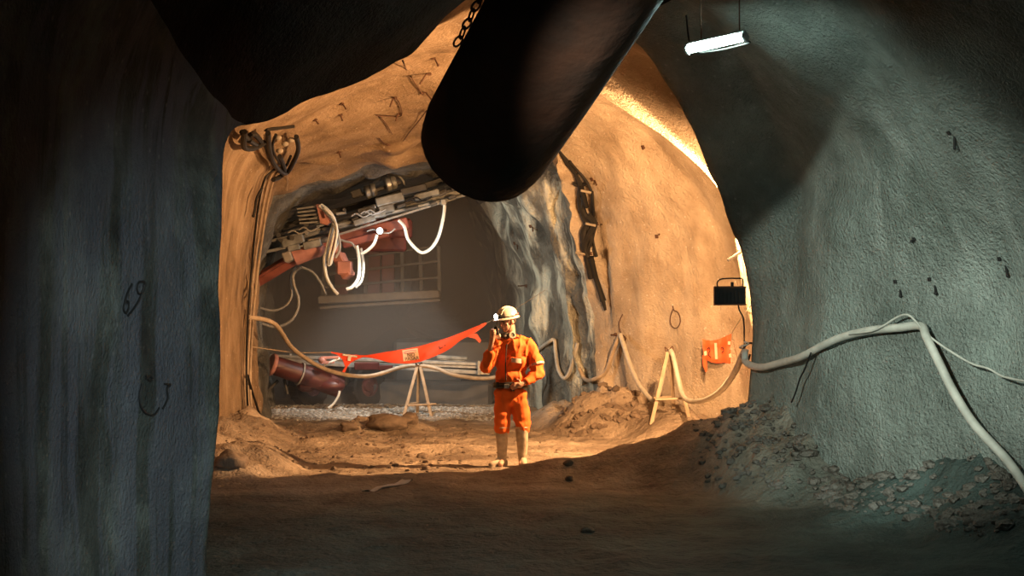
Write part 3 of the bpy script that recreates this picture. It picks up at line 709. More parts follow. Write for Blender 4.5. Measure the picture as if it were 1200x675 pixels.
# cable bundle on the left
cb = thing('cable_bundle', 'bundle of dusty cables running down the orange left wall from a bracket', 'cables', hitfar(318,200)[0])
for k, (dx, mm, r) in enumerate(((0,'hose',.022),(4,'hose',.018),(8,'hose',.02),(-4,'black',.016))):
    pl = [(322+dx*.6,190),(308+dx,205),(300+dx,235),(294+dx*.9,280),(289+dx*.8,330),(285+dx*.7,380),(283+dx*.5,430),(284+dx*.4,470),(287+dx*.6,490)]
    m = MB(); m.tube([hitfar(a, b, .05+.015*k)[0] for a, b in pl], r, 8, 6); m.build('cable', M[mm], cb)
for k, pl in enumerate(([(276,148),(282,156),(290,150),(300,160),(296,164),(284,158)], [(277,146),(276,166),(290,166),(303,158)], [(306,145),(308,165),(312,180),(320,192),(330,193),(338,180),(343,165),(340,150)], [(318,150),(314,165),(320,180),(330,188),(336,176)], [(322,175),(328,190),(322,200),(312,205)], [(297,214),(290,228),(287,244),(285,252)], [(304,160),(309,178),(318,188)])):
    m = MB(); m.tube([hitfar(a, b, .10+.02*(k % 3))[0] for a, b in pl], .034 if k in (0,1,2,4) else .02, 8, 6); m.build('loose_loop', M['black'], cb)
for (a, b) in ((320,152),(328,160),(322,168),(336,155)):
    m = MB(); m.ell(hitfar(a, b, .12)[0], (.05,.04,.035)); m.build('clamp', M['pale'], cb)
m = MB(); p0 = hitfar(312,152,.02)[0]; p1 = hitfar(344,148,.02)[0]; m.beam(p0-V((0,.1,0)), p1-V((0,.1,0)), .05, .04); m.build('bracket', M['black'], cb)
hoseobj('cable', [hitfar(a, b, .06)[0] for a, b in ((334,190),(334,205),(335,220))], .006, M['hose'], 'thin cord hanging straight down from the cable bracket', 'cable', 4, 6)
hoseobj('cable', [hitfar(a, b, .10)[0] for a, b in ((282,440),(286,455),(291,470),(296,484),(303,492))], .018, M['black'], 'black cable end curving to the floor at the foot of the left chamber wall', 'cable', 5, 8)

# painted marks on the left wall
def mark(pl, r, name='painted_mark'):
    # black spray paint, following the wall surface
    mb = MB(); pts = [hit(a, b)[0] for a, b in pl]; nr = [hit(a, b)[1] for a, b in pl]
    P_ = catmull([p+n_*.003 for p, n_ in zip(pts, nr)], 5)
    mb.tube(P_, r, 6, 1, False); o = mb.build(name, M['paint']); return o
wl = bpy.data.objects['wall_left']
for pl in ([(154,333),(149,343),(146,352),(144,362),(147,367),(150,360),(149,353),(145,356)], [(168,330),(162,331),(160,338),(162,344),(167,342),(169,334),(168,330)], [(168,334),(163,350),(155,363),(149,370)],
           [(170,440),(174,446),(178,444),(175,441),(170,444)], [(166,450),(163,462),(164,475),(170,484),(180,486),(186,478)], [(192,450),(199,451),(195,455),(196,466),(193,474),(190,479)]):
    o = mark(pl, .007); o.parent = wl
mb = None

# ---------------------------------------------------------------- drilling rig
rg = thing('drilling_rig', 'red and grey drilling rig with long feed beams and hanging hoses in the far tunnel', 'drilling rig', V((-2.2, 27, FH(-2.2, 27))))
def part(name, mb, m, parent=rg, **k): return mb.build(name, M[m], parent, **k)
YR = 25.2
def q(px, py, dy=0): return P(px, py, YR+dy)
def rail(name, a, b, w, h, m, dy=0, n=1, gap=0, parent=rg):
    mb = MB()
    for i in range(n): mb.beam(q(a[0], a[1]+gap*i, dy+.06*i), q(b[0], b[1]+gap*i, dy+.06*i), w, h)
    return part(name, mb, m, parent)
# upper feed beam
fbm = rail('feed_beam', (330,284), (545,224), .30, .10, 'alu', 0)
rail('feed_rail', (302,286), (545,229), .08, .045, 'alu', -.25, parent=fbm)
rail('feed_rail', (345,277), (540,220), .06, .05, 'dalu', -.2, parent=fbm)
rail('feed_rail', (345,291), (535,232), .05, .035, 'steel', -.25, parent=fbm)
rail('drill_rod', (303,297), (345,288), .05, .05, 'steel', -.2, parent=fbm)
mb = MB(); mb.ell(q(307,298,-.2), .07); mb.cyl(q(299,297,-.2), q(304,297.5,-.2), .03); part('rod_tip', mb, 'steel', fbm)
mb = MB(); mb.beam(q(331,286,-.15), q(357,279,-.15), .3, .17); mb.beam(q(338,292,-.2), q(352,289,-.2), .2, .1); part('rod_guide', mb, 'alu')
mb = MB(); mb.beam(q(356,289,-.2), q(377,284,-.2), .2, .13); part('rod_guide', mb, 'alu')
# dark upper (second) beam
rail('feed_beam', (318,271), (545,205), .25, .12, 'dalu', .5)
rail('feed_rail', (320,277), (545,213), .05, .04, 'steel', .35)
for (a, b, c, d, h, m) in ((441,238,473,230,.16,'alu'), (445,247,462,243,.13,'alu'), (437,253,452,250,.10,'alu'), (470,226,500,219,.12,'dalu'), (420,250,440,245,.14,'dalu'), (486,232,515,225,.10,'alu'),(415,262,440,255,.10,'alu')):
    mb = MB(); mb.beam(q(a,b,-.3), q(c,d,-.3), .2, h); part('slide_block', mb, m)
for (a, b) in ((431,225), (437,222.5), (455,216), (461,214)):
    mb = MB(); d = V((1,.2,.28)).normalized(); c = q(a, b, -.2)
    mb.lathe(c-d*.05, d, [(0,0),(.10,0),(.12,.02),(.12,.08),(.1,.1),(0,.1)], 20); part('roller', mb, 'alu' if a != 455 else 'steel')
mb = MB(); mb.beam(q(422,229,-.1), q(470,214,-.1), .1, .06); mb.beam(q(412,229,-.1), q(424,225,-.1), .14, .14); part('roller_bracket', mb, 'dalu')
mb = MB(); mb.tube([q(450,212,.1), q(453,205,.1), q(463,204,.1), q(471,210,.1), q(474,218,.1)], .02, 8); part('hydraulic_hose', mb, 'dimhose')
Rd = random.Random(3)
for k in range(34):
    t = Rd.random(); px_ = 320+215*t; py_ = 284-57*t+Rd.uniform(-16, 5)
    mb = MB(); kind_ = Rd.random(); a_ = q(px_, py_, -.32)
    if kind_ < .45: mb.beam(a_, q(px_+Rd.uniform(5,13), py_-Rd.uniform(1,3.4), -.32), .1, Rd.uniform(.03,.07))
    elif kind_ < .75: mb.cyl(a_, a_+V((Rd.uniform(.08,.25), 0, .05)), Rd.uniform(.02,.045), n=10)
    else: mb.cyl(a_-V((0,.06,0)), a_+V((0,.05,0)), Rd.uniform(.025,.05), n=10)
    part('fitting', mb, Rd.choice(('alu','dalu','dalu','steel','dalu')))
for k in range(7):
    t = Rd.random(); x_ = 330+170*t; y_ = 283-45*t
    mb = MB(); mb.tube([q(x_,y_-8,-.4), q(x_+6,y_-11,-.42), q(x_+14,y_-7,-.4), q(x_+24,y_-12,-.4)], .014, 6); part('hydraulic_hose', mb, Rd.choice(('dimhose','black')))
# stack of bars
for k in range(5):
    mb = MB(); mb.beam(q(348+.8*k, 245+4.2*k, -.4), q(371+.8*k, 242+4.5*k, -.4), .06, .03); part('guide_bar', mb, 'steel')
mb = MB(); mb.sheet([q(371,240,-.45), q(377,240,-.45), q(388,260,-.45), q(384,264,-.45), q(376,262,-.45)], .12, (0,1,0)); part('bracket_arm', mb, 'pink', smooth=False)
mb = MB(); mb.sheet([q(376,248,-.53), q(379,247,-.53), q(381,255,-.53), q(379,256,-.53)], .04, (0,1,0)); part('bracket_slot', mb, 'dred', smooth=False)
# red boom
mb = MB(); mb.beam(q(362,288,.15), q(478,261,.15), .26, .2); part('boom', mb, 'red')
mb = MB(); mb.beam(q(402,287,.0), q(455,273,.0), .22, .13); part('boom_cover', mb, 'red')
mb = MB(); mb.cyl(q(286,338,.5), q(356,296,.1), .12); mb.beam(q(290,333,.3), q(350,296,-.05), .06, .04); part('boom', mb, 'red')
mb = MB(); mb.cyl(q(345,301,-.05), q(370,291,-.05), .16); mb.ell(q(371,292,-.05), .15); mb.ell(q(352,293,-.05), .14); part('boom_joint', mb, 'pink')
mb = MB(); mb.beam(q(333,303,-.1), q(343,299,-.1), .3, .18); mb.beam(q(362,284,-.15), q(385,280,-.15), .2, .1); part('joint_plate', mb, 'pale')
mb = MB(); mb.beam(q(396,298,0), q(409,325,-.1), .2, .2); mb.cyl(q(392,288,0), q(398,302,0), .07); mb.box(q(404,314,-.1), (.26,.2,.24)); part('tilt_cylinder', mb, 'pink')
mb = MB(); mb.box(q(430,262,-.1), (.12,.1,.08)); mb.cyl(q(429,262,-.2), q(429,262,0), .06); part('pivot_pin', mb, 'red')
mb = MB(); mb.box(q(460,268,.4), (.7,.3,.35)); mb.box(q(447,285,.5), (.9,.3,.3)); part('valve_block', mb, 'dred')
# hoses
def hz(pl, r, m, dy=-.5):
    mb = MB(); mb.tube([q(a, b, dy+.0) for a, b in pl], r, 8, 7); part('hydraulic_hose', mb, m)
hz([(376,240),(384,246),(391,258),(387,275),(383,292),(380,305),(383,325),(390,338),(396,345)], .028, 'whitehose')
hz([(379,242),(388,250),(393,262),(390,280),(386,298),(385,312)], .024, 'whitehose', -.6)
hz([(374,241),(385,252),(394,266),(396,282),(391,296),(388,309)], .022, 'whitehose', -.55)
hz([(380,244),(391,256),(395,270),(392,290),(388,304),(387,311)], .02, 'whitehose', -.65)
hz([(390,262),(397,278),(398,292),(393,302)], .022, 'dimhose', -.62)
hz([(418,288),(421,305),(420,325),(413,336),(406,339)], .03, 'whitehose', -.4)
hz([(423,291),(426,310),(424,328),(417,337)], .022, 'dimhose', -.4)
hz([(442,275),(438,286),(431,293),(423,298)], .028, 'whitehose', -.4)
hz([(467,258),(474,266),(478,280),(487,291),(495,296),(505,291),(513,279),(518,262),(521,244),(520,238)], .028, 'whitehose', -.3)
hz([(430,271),(438,269),(445,272),(456,273),(463,268)], .012, 'dimhose', -.4)
hz([(396,280),(405,283),(412,285),(417,292)], .02, 'dimhose', -.4)
hz([(352,313),(344,322),(345,335),(350,350),(348,365),(338,378),(320,383),(300,376)], .026, 'dimhose', .4)
hz([(346,313),(340,325),(342,345),(335,358),(320,364),(302,360)], .022, 'dimhose', .5)
hz([(350,312),(365,318),(375,330),(382,345)], .022, 'dimhose', .5)
mb = MB(); mb.box(q(520,237,-.3), (.1,.1,.1)); part('hose_fitting', mb, 'steel')
# work lamp on the boom
wl0 = q(445, 270.5, -.55)
mb = MB(); mb.cyl(wl0+V((0,.02,0)), wl0+V((0,.14,0)), .06, .045); mb.beam(wl0+V((0,.1,0)), wl0+V((0,.3,.05)), .04, .04); lampo = part('work_lamp', mb, 'dalu')
mb = MB(); mb.lathe(wl0, V((0,-1,0)), [(0,.02),(.03,.017),(.045,.008),(.05,-.01)], 18); part('lens', mb, 'lamp', lampo)
# operator basket
def qb(px, py, dy=0): return P(px, py, 28.2+dy)
mb = MB(); mb.beam(qb(376,352), qb(516,345), .9, .16); mb.beam(qb(376,361), qb(516,352), .5, .06); bk = part('basket_deck', mb, 'dpale')
for (a, b, c, d) in ((380,308,378,350),(430,300,428,348),(471,292,472,346),(492,290,494,345),(514,288,515,345)):
    mb = MB(); mb.beam(qb(a,b), qb(c,d), .08, .08, V((0,1,0))); part('basket_post', mb, 'dalu', bk)
for (a, b, c, d) in ((380,308,514,288),(379,322,514,306),(379,337,514,325)):
    mb = MB(); mb.beam(qb(a,b,-.05), qb(c,d,-.05), .05, .05); part('basket_rail', mb, 'dalu', bk)
for (a, b, c) in ((438,288,346),(455,285,346),(400,312,350)):
    mb = MB(); mb.box(qb(a,(b+c)/2,.4), (.26,.1,(c-b)/F*28)); part('red_panel', mb, 'dred', bk)
# carrier body, dark, on wheels
def ql(px, py, dy=0): return P(px, py, 26.6+dy)
gz = FH(-2.2, 27)
mb = MB(); mb.box(P(470,462,28.3), (3.6,1.6,.55), None, .1); mb.box(P(520,425,29.3), (2.0,1.2,1.0), None, .08); mb.box(P(390,440,28.6), (1.4,1.2,.5), None, .1); part('chassis', mb, 'dalu')
def wheel(px, Y, r=.42):
    x = (px-600)/F*Y; c = V((x, Y, FH(x, Y)+r*.92))
    mb = MB(); prof = [(r*.5,-.13),(r*.85,-.15),(r*.97,-.12),(r,-.05),(r,.05),(r*.97,.12),(r*.85,.15),(r*.5,.13)]
    d = V((.75,-.66,0)).normalized()
    mb.lathe(c, d, prof, 32)
    u, w = frame_of(d)
    for k in range(20):
        a = 2*PI*k/20; rd = u*math.cos(a)+w*math.sin(a); mb.box(c+rd*r*.99, (.04,.22,.04), Matrix((rd, d, rd.cross(d))).transposed(), .1)
    t = part('wheel', mb, 'black')
    mb = MB(); mb.lathe(c, d, [(0,.1),(r*.2,.1),(r*.25,.06),(r*.5,.05),(r*.52,.13),(r*.5,-.1),(0,-.1)], 24)
    for k in range(6):
        a = 2*PI*k/6; mb.ell(c+(u*math.cos(a)+w*math.sin(a))*r*.33+d*.07, .02, None, 8, 6)
    part('hub', mb, 'dred', t)
wheel(362, 27.0); wheel(428, 27.4); wheel(560, 28.2)
# lower feed beam
mb = MB()
mb.beam(ql(318,417,-.6), ql(574,427,-.6), .24, .06); mb.beam(ql(318,420,-.65), ql(574,431,-.65), .1, .05); mb.beam(ql(340,424,-.6), ql(574,437,-.6), .24, .07)
lf = part('feed_beam', mb, 'steel')
mb = MB(); mb.beam(ql(340,421.5,-.55), ql(572,433.5,-.55), .1, .09); part('beam_web', mb, 'dalu', lf)
mb = MB(); mb.box(ql(561.5,431,-.75), (.06,.2,.26)); part('end_plate', mb, 'steel', lf)
mb = MB(); mb.beam(ql(512,418,-.6), ql(548,420,-.6), .12, .06); mb.beam(ql(516,421,-.6), ql(545,423,-.6), .08, .03); part('slide_block', mb, 'alu')
mb = MB(); mb.beam(ql(376,419.5,-.9), ql(397,418.5,-.9), .12, .05); mb.beam(ql(377,425,-.9), ql(392,424,-.9), .12, .05); mb.ell(ql(378,422,-.9), (.08,.08,.07)); part('clamp_jaw', mb, 'pink')
mb = MB(); mb.tube([ql(380,428,-.9), ql(388,424,-.95), ql(398,420,-.9)], .02, 8); part('hydraulic_hose', mb, 'whitehose')
mb = MB(); mb.box(ql(430,429,-.85), (.45,.12,.14)); mb.box(ql(452,431,-.85), (.25,.12,.1)); part('rock_drill', mb, 'dred')
for px in (340,352,420,470): 
    mb = MB(); mb.ell(ql(px, 416 if px < 400 else 422, -.65), .035); part('rivet', mb, 'steel')
# lower red boom
a_, b_ = ql(318,427,-1.0), ql(398,453,-.4)
mb = MB(); mb.cyl(a_, b_, .17, .21); lb = part('boom', mb, 'dred')
d_ = (b_-a_).normalized()
mb = MB(); mb.lathe(a_, d_, [(0,-.01),(.14,-.01),(.19,-.02),(.21,.0),(.20,.05),(.17,.05)], 28); part('flange', mb, 'pink', lb)
mb = MB(); c = a_+(b_-a_)*.4; mb.lathe(c, d_, [(.18,0),(.215,.0),(.215,.03),(.18,.03)], 28); part('flange', mb, 'pale', lb)
mb = MB(); mb.ell(ql(388,452,-.6), (.26,.2,.14)); mb.ell(ql(360,452,-.5), (.2,.2,.12)); mb.beam(ql(352,452,-.7), ql(398,448,-.7), .1, .1); part('boom_joint', mb, 'dred')
mb = MB(); mb.box(ql(396,440,-.3), (.4,.3,.36)); mb.ell(ql(384,439,-.45), .12); part('motor', mb, 'dalu')
hz2 = [(398,458),(396,465),(391,473),(385,478)]
mb = MB(); mb.tube([ql(a, b, -.9) for a, b in hz2], .022, 8); part('hydraulic_hose', mb, 'whitehose')
for (a, b, c, d) in ((326,446,301,470),(333,444,337,462)):
    mb = MB(); mb.cyl(ql(a,b,-.5), ql(c,d,-.5), .03); part('stabiliser', mb, 'dalu')

# ---------------------------------------------------------------- worker
YW = 16.45
S = F/YW
G0 = V(((599-600)/F*YW, YW, FH((599-600)/F*YW, YW)))
man = thing('person', 'worker in orange coverall and cream helmet standing and talking into a radio', 'person', G0)
def w(px, py, dy=0): # body point from the picture, at the worker's distance, dy towards the tunnel's end
    return V(((px-600)/S, YW+dy, G0.z+(548-py)/S))
def remesh(mb, name, m, parent, vox, smooth=6, fold=None):
    me = bpy.data.meshes.new(name); off = parent_world(parent)
    me.from_pydata([tuple(p-off) for p in mb.v], [], mb.f)
    bm = bmesh.new(); bm.from_mesh(me); bmesh.ops.recalc_face_normals(bm, faces=bm.faces); bm.to_mesh(me); bm.free()
    t = bpy.data.objects.new('tmp', me); COL.objects.link(t)
    r = t.modifiers.new('r', 'REMESH'); r.mode = 'VOXEL'; r.voxel_size = vox
    s_ = t.modifiers.new('s', 'SMOOTH'); s_.iterations = smooth; s_.factor = .5
    bpy.context.view_layer.update()
    m2 = bpy.data.meshes.new_from_object(t.evaluated_get(bpy.context.evaluated_depsgraph_get())); bpy.data.objects.remove(t)
    if fold:
        nr = [v.normal.copy() for v in m2.vertices]
        for v, n_ in zip(m2.vertices, nr): v.co += n_*fold(v.co)
    m2.polygons.foreach_set('use_smooth', [True]*len(m2.polygons)); m2.materials.clear(); m2.materials.append(m)
    m2.name = name; o = bpy.data.objects.new(name, m2); COL.objects.link(o); o.parent = parent; return o
# --- joints
hd = w(594.5, 377, -.05)                      # head centre
f_ = V((-.74,-.62,-.26)).normalized()         # where he looks
rt = f_.cross(V((0,0,1))).normalized(); upv = rt.cross(f_).normalized()
HM = Matrix((rt, f_, upv)).transposed()       # local: x = his right?, y forward, z up
def h(x, y, z): return hd+HM@V((x, y, z))
body = MB()
body.ell(h(0,-.012,.02), (.074,.094,.10), HM, 24, 16)      # skull
body.ell(h(0,.022,-.045), (.056,.07,.075), HM, 20, 14)     # face / jaw
body.ell(h(0,.06,-.098), (.026,.024,.02), HM)              # chin
body.cap(h(0,.088,.005), h(0,.108,-.034), .009, .014)      # nose
body.ell(h(0,.104,-.036), (.018,.014,.01), HM)
body.cap(h(-.03,.082,.018), h(.03,.082,.018), .011)        # brow
body.ell(h(-.04,.06,-.03), (.02,.022,.02), HM); body.ell(h(.04,.06,-.03), (.02,.022,.02), HM)   # cheeks
for s_ in (-1, 1):
    body.ell(h(.076*s_,-.012,-.012), (.011,.02,.033), HM)  # ears
neck0 = w(598.5, 398, 0)
body.cap(h(0,-.03,-.05), neck0, .053, .062)
chest = w(600, 415, .0); belly = w(598, 440, .0); pel = w(597.5, 462, .0)
body.ell(w(600,410,0), (.17,.10,.14)); body.ell(belly, (.14,.095,.16)); body.ell(pel, (.15,.10,.12))
sR = w(583, 406, -.02); eR = w(570.5, 431, -.12); wR = w(576.5, 402.5, -.24)     # his right arm (left in picture)
sL = w(618, 406, .02); eL = w(630.5, 438, -.02); wL = w(613.5, 449.5, -.15)
body.cap(sR, eR, .052, .042); body.cap(eR, wR, .042, .027)
body.cap(sL, eL, .052, .042); body.cap(eL, wL, .042, .028)
hipR = w(590.5, 465, 0); kR = w(588, 503, -.03); aR = w(588.5, 540, .0)
hipL = w(607, 465, 0); kL = w(611.5, 503, -.03); aL = w(612.5, 540, .02)
for a, b, c in ((hipR,kR,aR),(hipL,kL,aL)): body.cap(a, b, .082, .055); body.cap(b, c, .055, .038); body.cap(c, c+V((-.02,-.12,-.04)), .035, .03)
# hand holding the radio at the mouth
rc = w(582.0, 388.5, -.29)      # radio centre
hc = w(578.3, 391.5, -.27)
body.cap(wR, hc, .029, .033); body.ell(hc+V((-.002,0,.008)), (.039,.034,.046))
def finger(pts, r): 
    for i in range(len(pts)-1): body.cap(pts[i], pts[i+1], r[i], r[i+1], 10)
for k in range(4):
    z = .038-.023*k; ln = (.9,1,.95,.8)[k]
    b0 = hc+V((-.018,-.022,z)); finger([b0, b0+V((-.004,-.034*ln,.002)), b0+V((.026*ln,-.052*ln,0)), b0+V((.050*ln,-.040*ln,-.002))], [.0105,.0100,.0092,.0082])
b0 = hc+V((.012,.012,.01)); finger([b0, b0+V((.03,.012,.022)), b0+V((.05,0,.036))], [.013,.011,.0095])
# hand on the hip: fingers wrap forward over the belt, thumb behind
hl = w(608.5, 451.5, -.165)
body.cap(wL, hl, .028, .028); body.ell(hl, (.042,.022,.034), Matrix.Rotation(.25, 3, 'Y'))
for k in range(4):
    z = .022-.019*k; ln = (.85,1,.95,.75)[k]
    b0 = hl+V((-.030,-.004,z)); finger([b0, b0+V((-.030*ln,-.008,-.004)), b0+V((-.054*ln,.002,-.012)), b0+V((-.070*ln,.016,-.020))], [.0105,.0098,.009,.008])
b0 = hl+V((.012,.0,.026)); finger([b0, b0+V((-.014,.006,.026)), b0+V((-.034,.014,.040))], [.013,.011,.0095])
remesh(body, 'body', M['skin'], man, .0065, 3)
# eyes, brows, mouth, hair
for s_ in (-1, 1):
    m = MB(); m.ell(h(.032*s_,.083,-.004), (.012,.008,.006), HM, 10, 8); m.build('eye', M['eye'], man)
    m = MB(); m.cap(h(.018*s_,.094,.017), h(.046*s_,.084,.016), .005, .004, 8); m.build('eyebrow', M['hair'], man)
m = MB(); m.cap(h(-.018,.091,-.064), h(.018,.091,-.064), .006, .006, 8); m.build('mouth', M['lip'], man)
hr = MB(); hr.ell(h(0,-.035,.01), (.081,.084,.085), HM, 22, 14); remesh(hr, 'hair', M['hair'], man, .009, 3)
# coverall
cv = MB()
cv.ell(w(601.5,410,0), (.212,.14,.145), Matrix.Rotation(.12,3,'Y')); cv.ell(w(599.5,425,0), (.198,.14,.16)); cv.ell(w(598.5,442,0), (.185,.132,.12)); cv.ell(w(598,451,0), (.175,.125,.05))
cv.cap(w(590,401,.0), w(611,402,.02), .075, .08); cv.cap(neck0+V((0,0,-.03)), neck0+V((0,0,.0)), .085, .078)
cv.cap(sR, eR+V((0,0,.0)), .09, .074); cv.cap(eR, eR.lerp(wR,.62), .07, .052)
cv.cap(sL, w(626,422,.01), .095, .09); cv.cap(w(626,422,.01), eL, .09, .076); cv.cap(eL, eL.lerp(wL,.78), .074, .05)
cv.ell(w(632,428,.0), (.05,.06,.09)); cv.ell(eL.lerp(wL,.3)+V((0,0,-.0)), (.09,.07,.06))
cv.ell(pel+V((0,0,.0)), (.178,.125,.12)); cv.ell(w(598,470,0), (.165,.12,.09))
cv.cap(hipR, w(588.5,488,-.02), .105, .096); cv.cap(w(588.5,488,-.02), w(588,503,-.03), .096, .088)
cv.cap(hipL, w(610.5,488,-.02), .108, .098); cv.cap(w(610.5,488,-.02), w(613,501,-.03), .098, .088)
def folds(co):
    a = noise.noise(V((co.x*7+co.z*5, co.y*6, co.z*11-co.x*6)))*.016
    b = (1-abs(noise.noise(V((co.x*9, co.y*9, co.z*4+3))))*2)**3*.012
    c = noise.noise(V((co.x*4, co.y*4, co.z*20)))*.008*(1 if co.z < .62 or .9 < co.z < 1.12 else .35)
    return a+b+c-.003
cover = remesh(cv, 'coverall', M['orangecloth'], man, .009, 5, folds)
# collar, zip, cuffs, pocket
m = MB(); 
for k in range(3): m.tube([neck0+V((.085*math.cos(a), .075*math.sin(a)-.005, -.0+.018*k+.012*math.sin(a))) for a in [2*PI*i/20 for i in range(21)]], .016-.003*k, 8, 1, False, False)
m.build('collar', M['orangecloth'], cover)
m = MB(); m.tube([w(594,404,-.14), w(593,415,-.155), w(592.5,430,-.155), w(593,446,-.14)], .007, 8); m.build('zip_flap', M['belt'], cover)
m = MB(); rows_ = [[w(599+12*i/6, 419.5+5.5*j/3+1.5*i/6, -.172+.0022*(i-2.5)**2) for i in range(7)] for j in range(4)]; m.grid(rows_); m.grid([[p+V((0,.012,0)) for p in r] for r in rows_]); m.build('chest_reflector', M['reflect'], cover)
m = MB(); rows_ = [[w(599+12*i/6, 413.5+5*j/3+1.5*i/6, -.165+.0022*(i-2.5)**2) for i in range(7)] for j in range(4)]; m.grid(rows_); m.grid([[p+V((0,.012,0)) for p in r] for r in rows_]); m.build('chest_pocket', M['orangecloth'], cover)
ad = (eL-w(626,422,.01)).normalized(); u, v_ = frame_of(ad); cc = w(628.5,428,.0)
m = MB(); m.tube([cc+(u*math.cos(a)+v_*math.sin(a))*.083-ad*.0 for a in [2*PI*i/24 for i in range(25)]], .017, 8, 1, False, False); m.build('sleeve_band', M['reflect'], cover)
# belt
m = MB()
for k in range(2):
    m.tube([w(598.3,453.5-3*k,0)+V((.186*math.cos(a), .136*math.sin(a), .006*math.sin(3*a))) for a in [2*PI*i/40 for i in range(41)]], .018, 8, 1, False, False)
bl = m.build('belt', M['belt'], man)
m = MB(); m.box(w(594,453,-.15), (.06,.02,.05)); m.build('buckle', M['steel'], bl)
for (a, b) in ((583,452),(601,455)):
    m = MB(); m.box(w(a,b,-.13 if a > 590 else -.09), (.05,.05,.075), None, .25); m.build('belt_pouch', M['belt'], bl)
# boots
for (k, a, d) in ((kR, aR, V((-.75,-.66,0))), (kL, aL, V((.12,-1,0)))):
    b = MB(); d = d.normalized(); top_ = k.lerp(a, .10)
    fz = G0.z+.028
    b.cap(top_, k.lerp(a,.55), .074, .064); b.cap(k.lerp(a,.55), a, .064, .05); b.cyl(top_+V((0,0,.05)), top_, .076, .075)
    heel = V((a.x, a.y, fz+.01))-d*.035; toe = V((a.x, a.y, fz+.005))+d*.165; mid = V((a.x, a.y, fz+.03))+d*.07
    b.cap(a, mid, .05, .043); b.cap(mid, toe, .045, .036); b.cap(heel, toe, .04, .036); b.cap(a, heel+V((0,0,.02)), .05, .04)
    bo = remesh(b, 'boot', M['boot'], man, .008, 3)
    for v in bo.data.vertices:
        if v.co.z < .004: v.co.z = .004
    s_ = MB(); out = []
    sd = V((d.y,-d.x,0))
    for i in range(20):
        t = 2*PI*i/20; cx = math.cos(t); out.append(V((a.x, a.y, G0.z+.008))+d*(.065+.142*cx)+sd*(.048*math.sin(t)*(1+.12*cx)))
    s_.sheet(out, .026, (0,0,1)); s_.build('sole', M['boot'], bo)
    m = MB(); m.tube([top_+V((.076*math.cos(t), .076*math.sin(t), .052)) for t in [2*PI*i/20 for i in range(21)]], .011, 8, 1, False, False); m.build('boot_rim', M['boot'], bo)
# helmet
hm = MB(); hc0 = h(0,-.012,.045)
tilt = HM@Matrix.Rotation(.08, 3, 'X')
rows_ = []
for j in range(13):
    ph = PI/2*j/12
    rows_.append([hc0+tilt@V((.108*math.cos(ph)*math.cos(t), .132*math.cos(ph)*math.sin(t), .118*math.sin(ph)*(1+.0))) for t in [2*PI*i/32 for i in range(33)]])
hm.grid(rows_); hm.grid([[hc0+(p-hc0)*.955 for p in r] for r in rows_])
# brim
br = []
for kk, (s_, dz) in enumerate(((.955,-.002),(1.0,.006),(1.12,-.004),(1.17,-.014),(1.165,-.019),(1.1,-.012),(.955,-.008))):
    br.append([hc0+tilt@V((.108*s_*math.cos(t), .132*s_*math.sin(t)+(.035*max(0,math.sin(t))**2 if kk in (2,3,4,5) else 0), dz)) for t in [2*PI*i/32 for i in range(33)]])
hm.grid(br)
for x in (-.035, 0, .035): hm.tube([hc0+tilt@V((x*math.cos(t*.0), .130*math.sin(t)*math.sqrt(1-(x/.108)**2), .120*math.cos(t)*math.sqrt(1-(x/.108)**2))) for t in [-1.2+2.4*i/14 for i in range(15)]], .0085, 8, 1, False)
he = hm.build('helmet', M['helmet'], man, True, 50)
m = MB(); sgn = 1
m.tube([hc0+tilt@V((.112*math.cos(t)*sgn, .135*math.sin(t), .022)) for t in [-1.35+1.0*i/8 for i in range(9)]], .008, 8, 1, False); m.tube([hc0+tilt@V((-.112*math.cos(t), .135*math.sin(t), .022)) for t in [-1.35+1.0*i/8 for i in range(9)]], .008, 8, 1, False); m.build('pink_stripe', M['pinkstripe'], he)
m = MB(); m.tube([hc0+tilt@V((.114*math.cos(t), .14*math.sin(t), .012)) for t in [2*PI*i/32 for i in range(33)]], .0055, 8, 1, False, False); m.build('lamp_strap', M['belt'], he)
lp = hc0+tilt@V((0,.165,.035)); ld = (tilt@V((0,1,.0))).normalized()
m = MB(); m.cyl(lp-ld*.035, lp, .026, .03); m.box(lp-ld*.04, (.04,.02,.04), tilt); m.build('headlamp', M['black'], he)
m = MB(); m.lathe(lp, ld, [(0,.012),(.016,.009),(.026,.0),(.028,-.006)], 18); m.ell(lp+ld*.002, .02); m.build('headlamp_lens', M['lamp'], he)
m = MB(); m.tube([hc0+tilt@V((.095,.03,-.01)), h(.082,.03,-.05), h(.058,.045,-.095), h(0,.06,-.122), h(-.058,.045,-.095), h(-.082,.03,-.05), hc0+tilt@V((-.095,.03,-.01))], .005, 6); m.build('chin_strap', M['belt'], he)
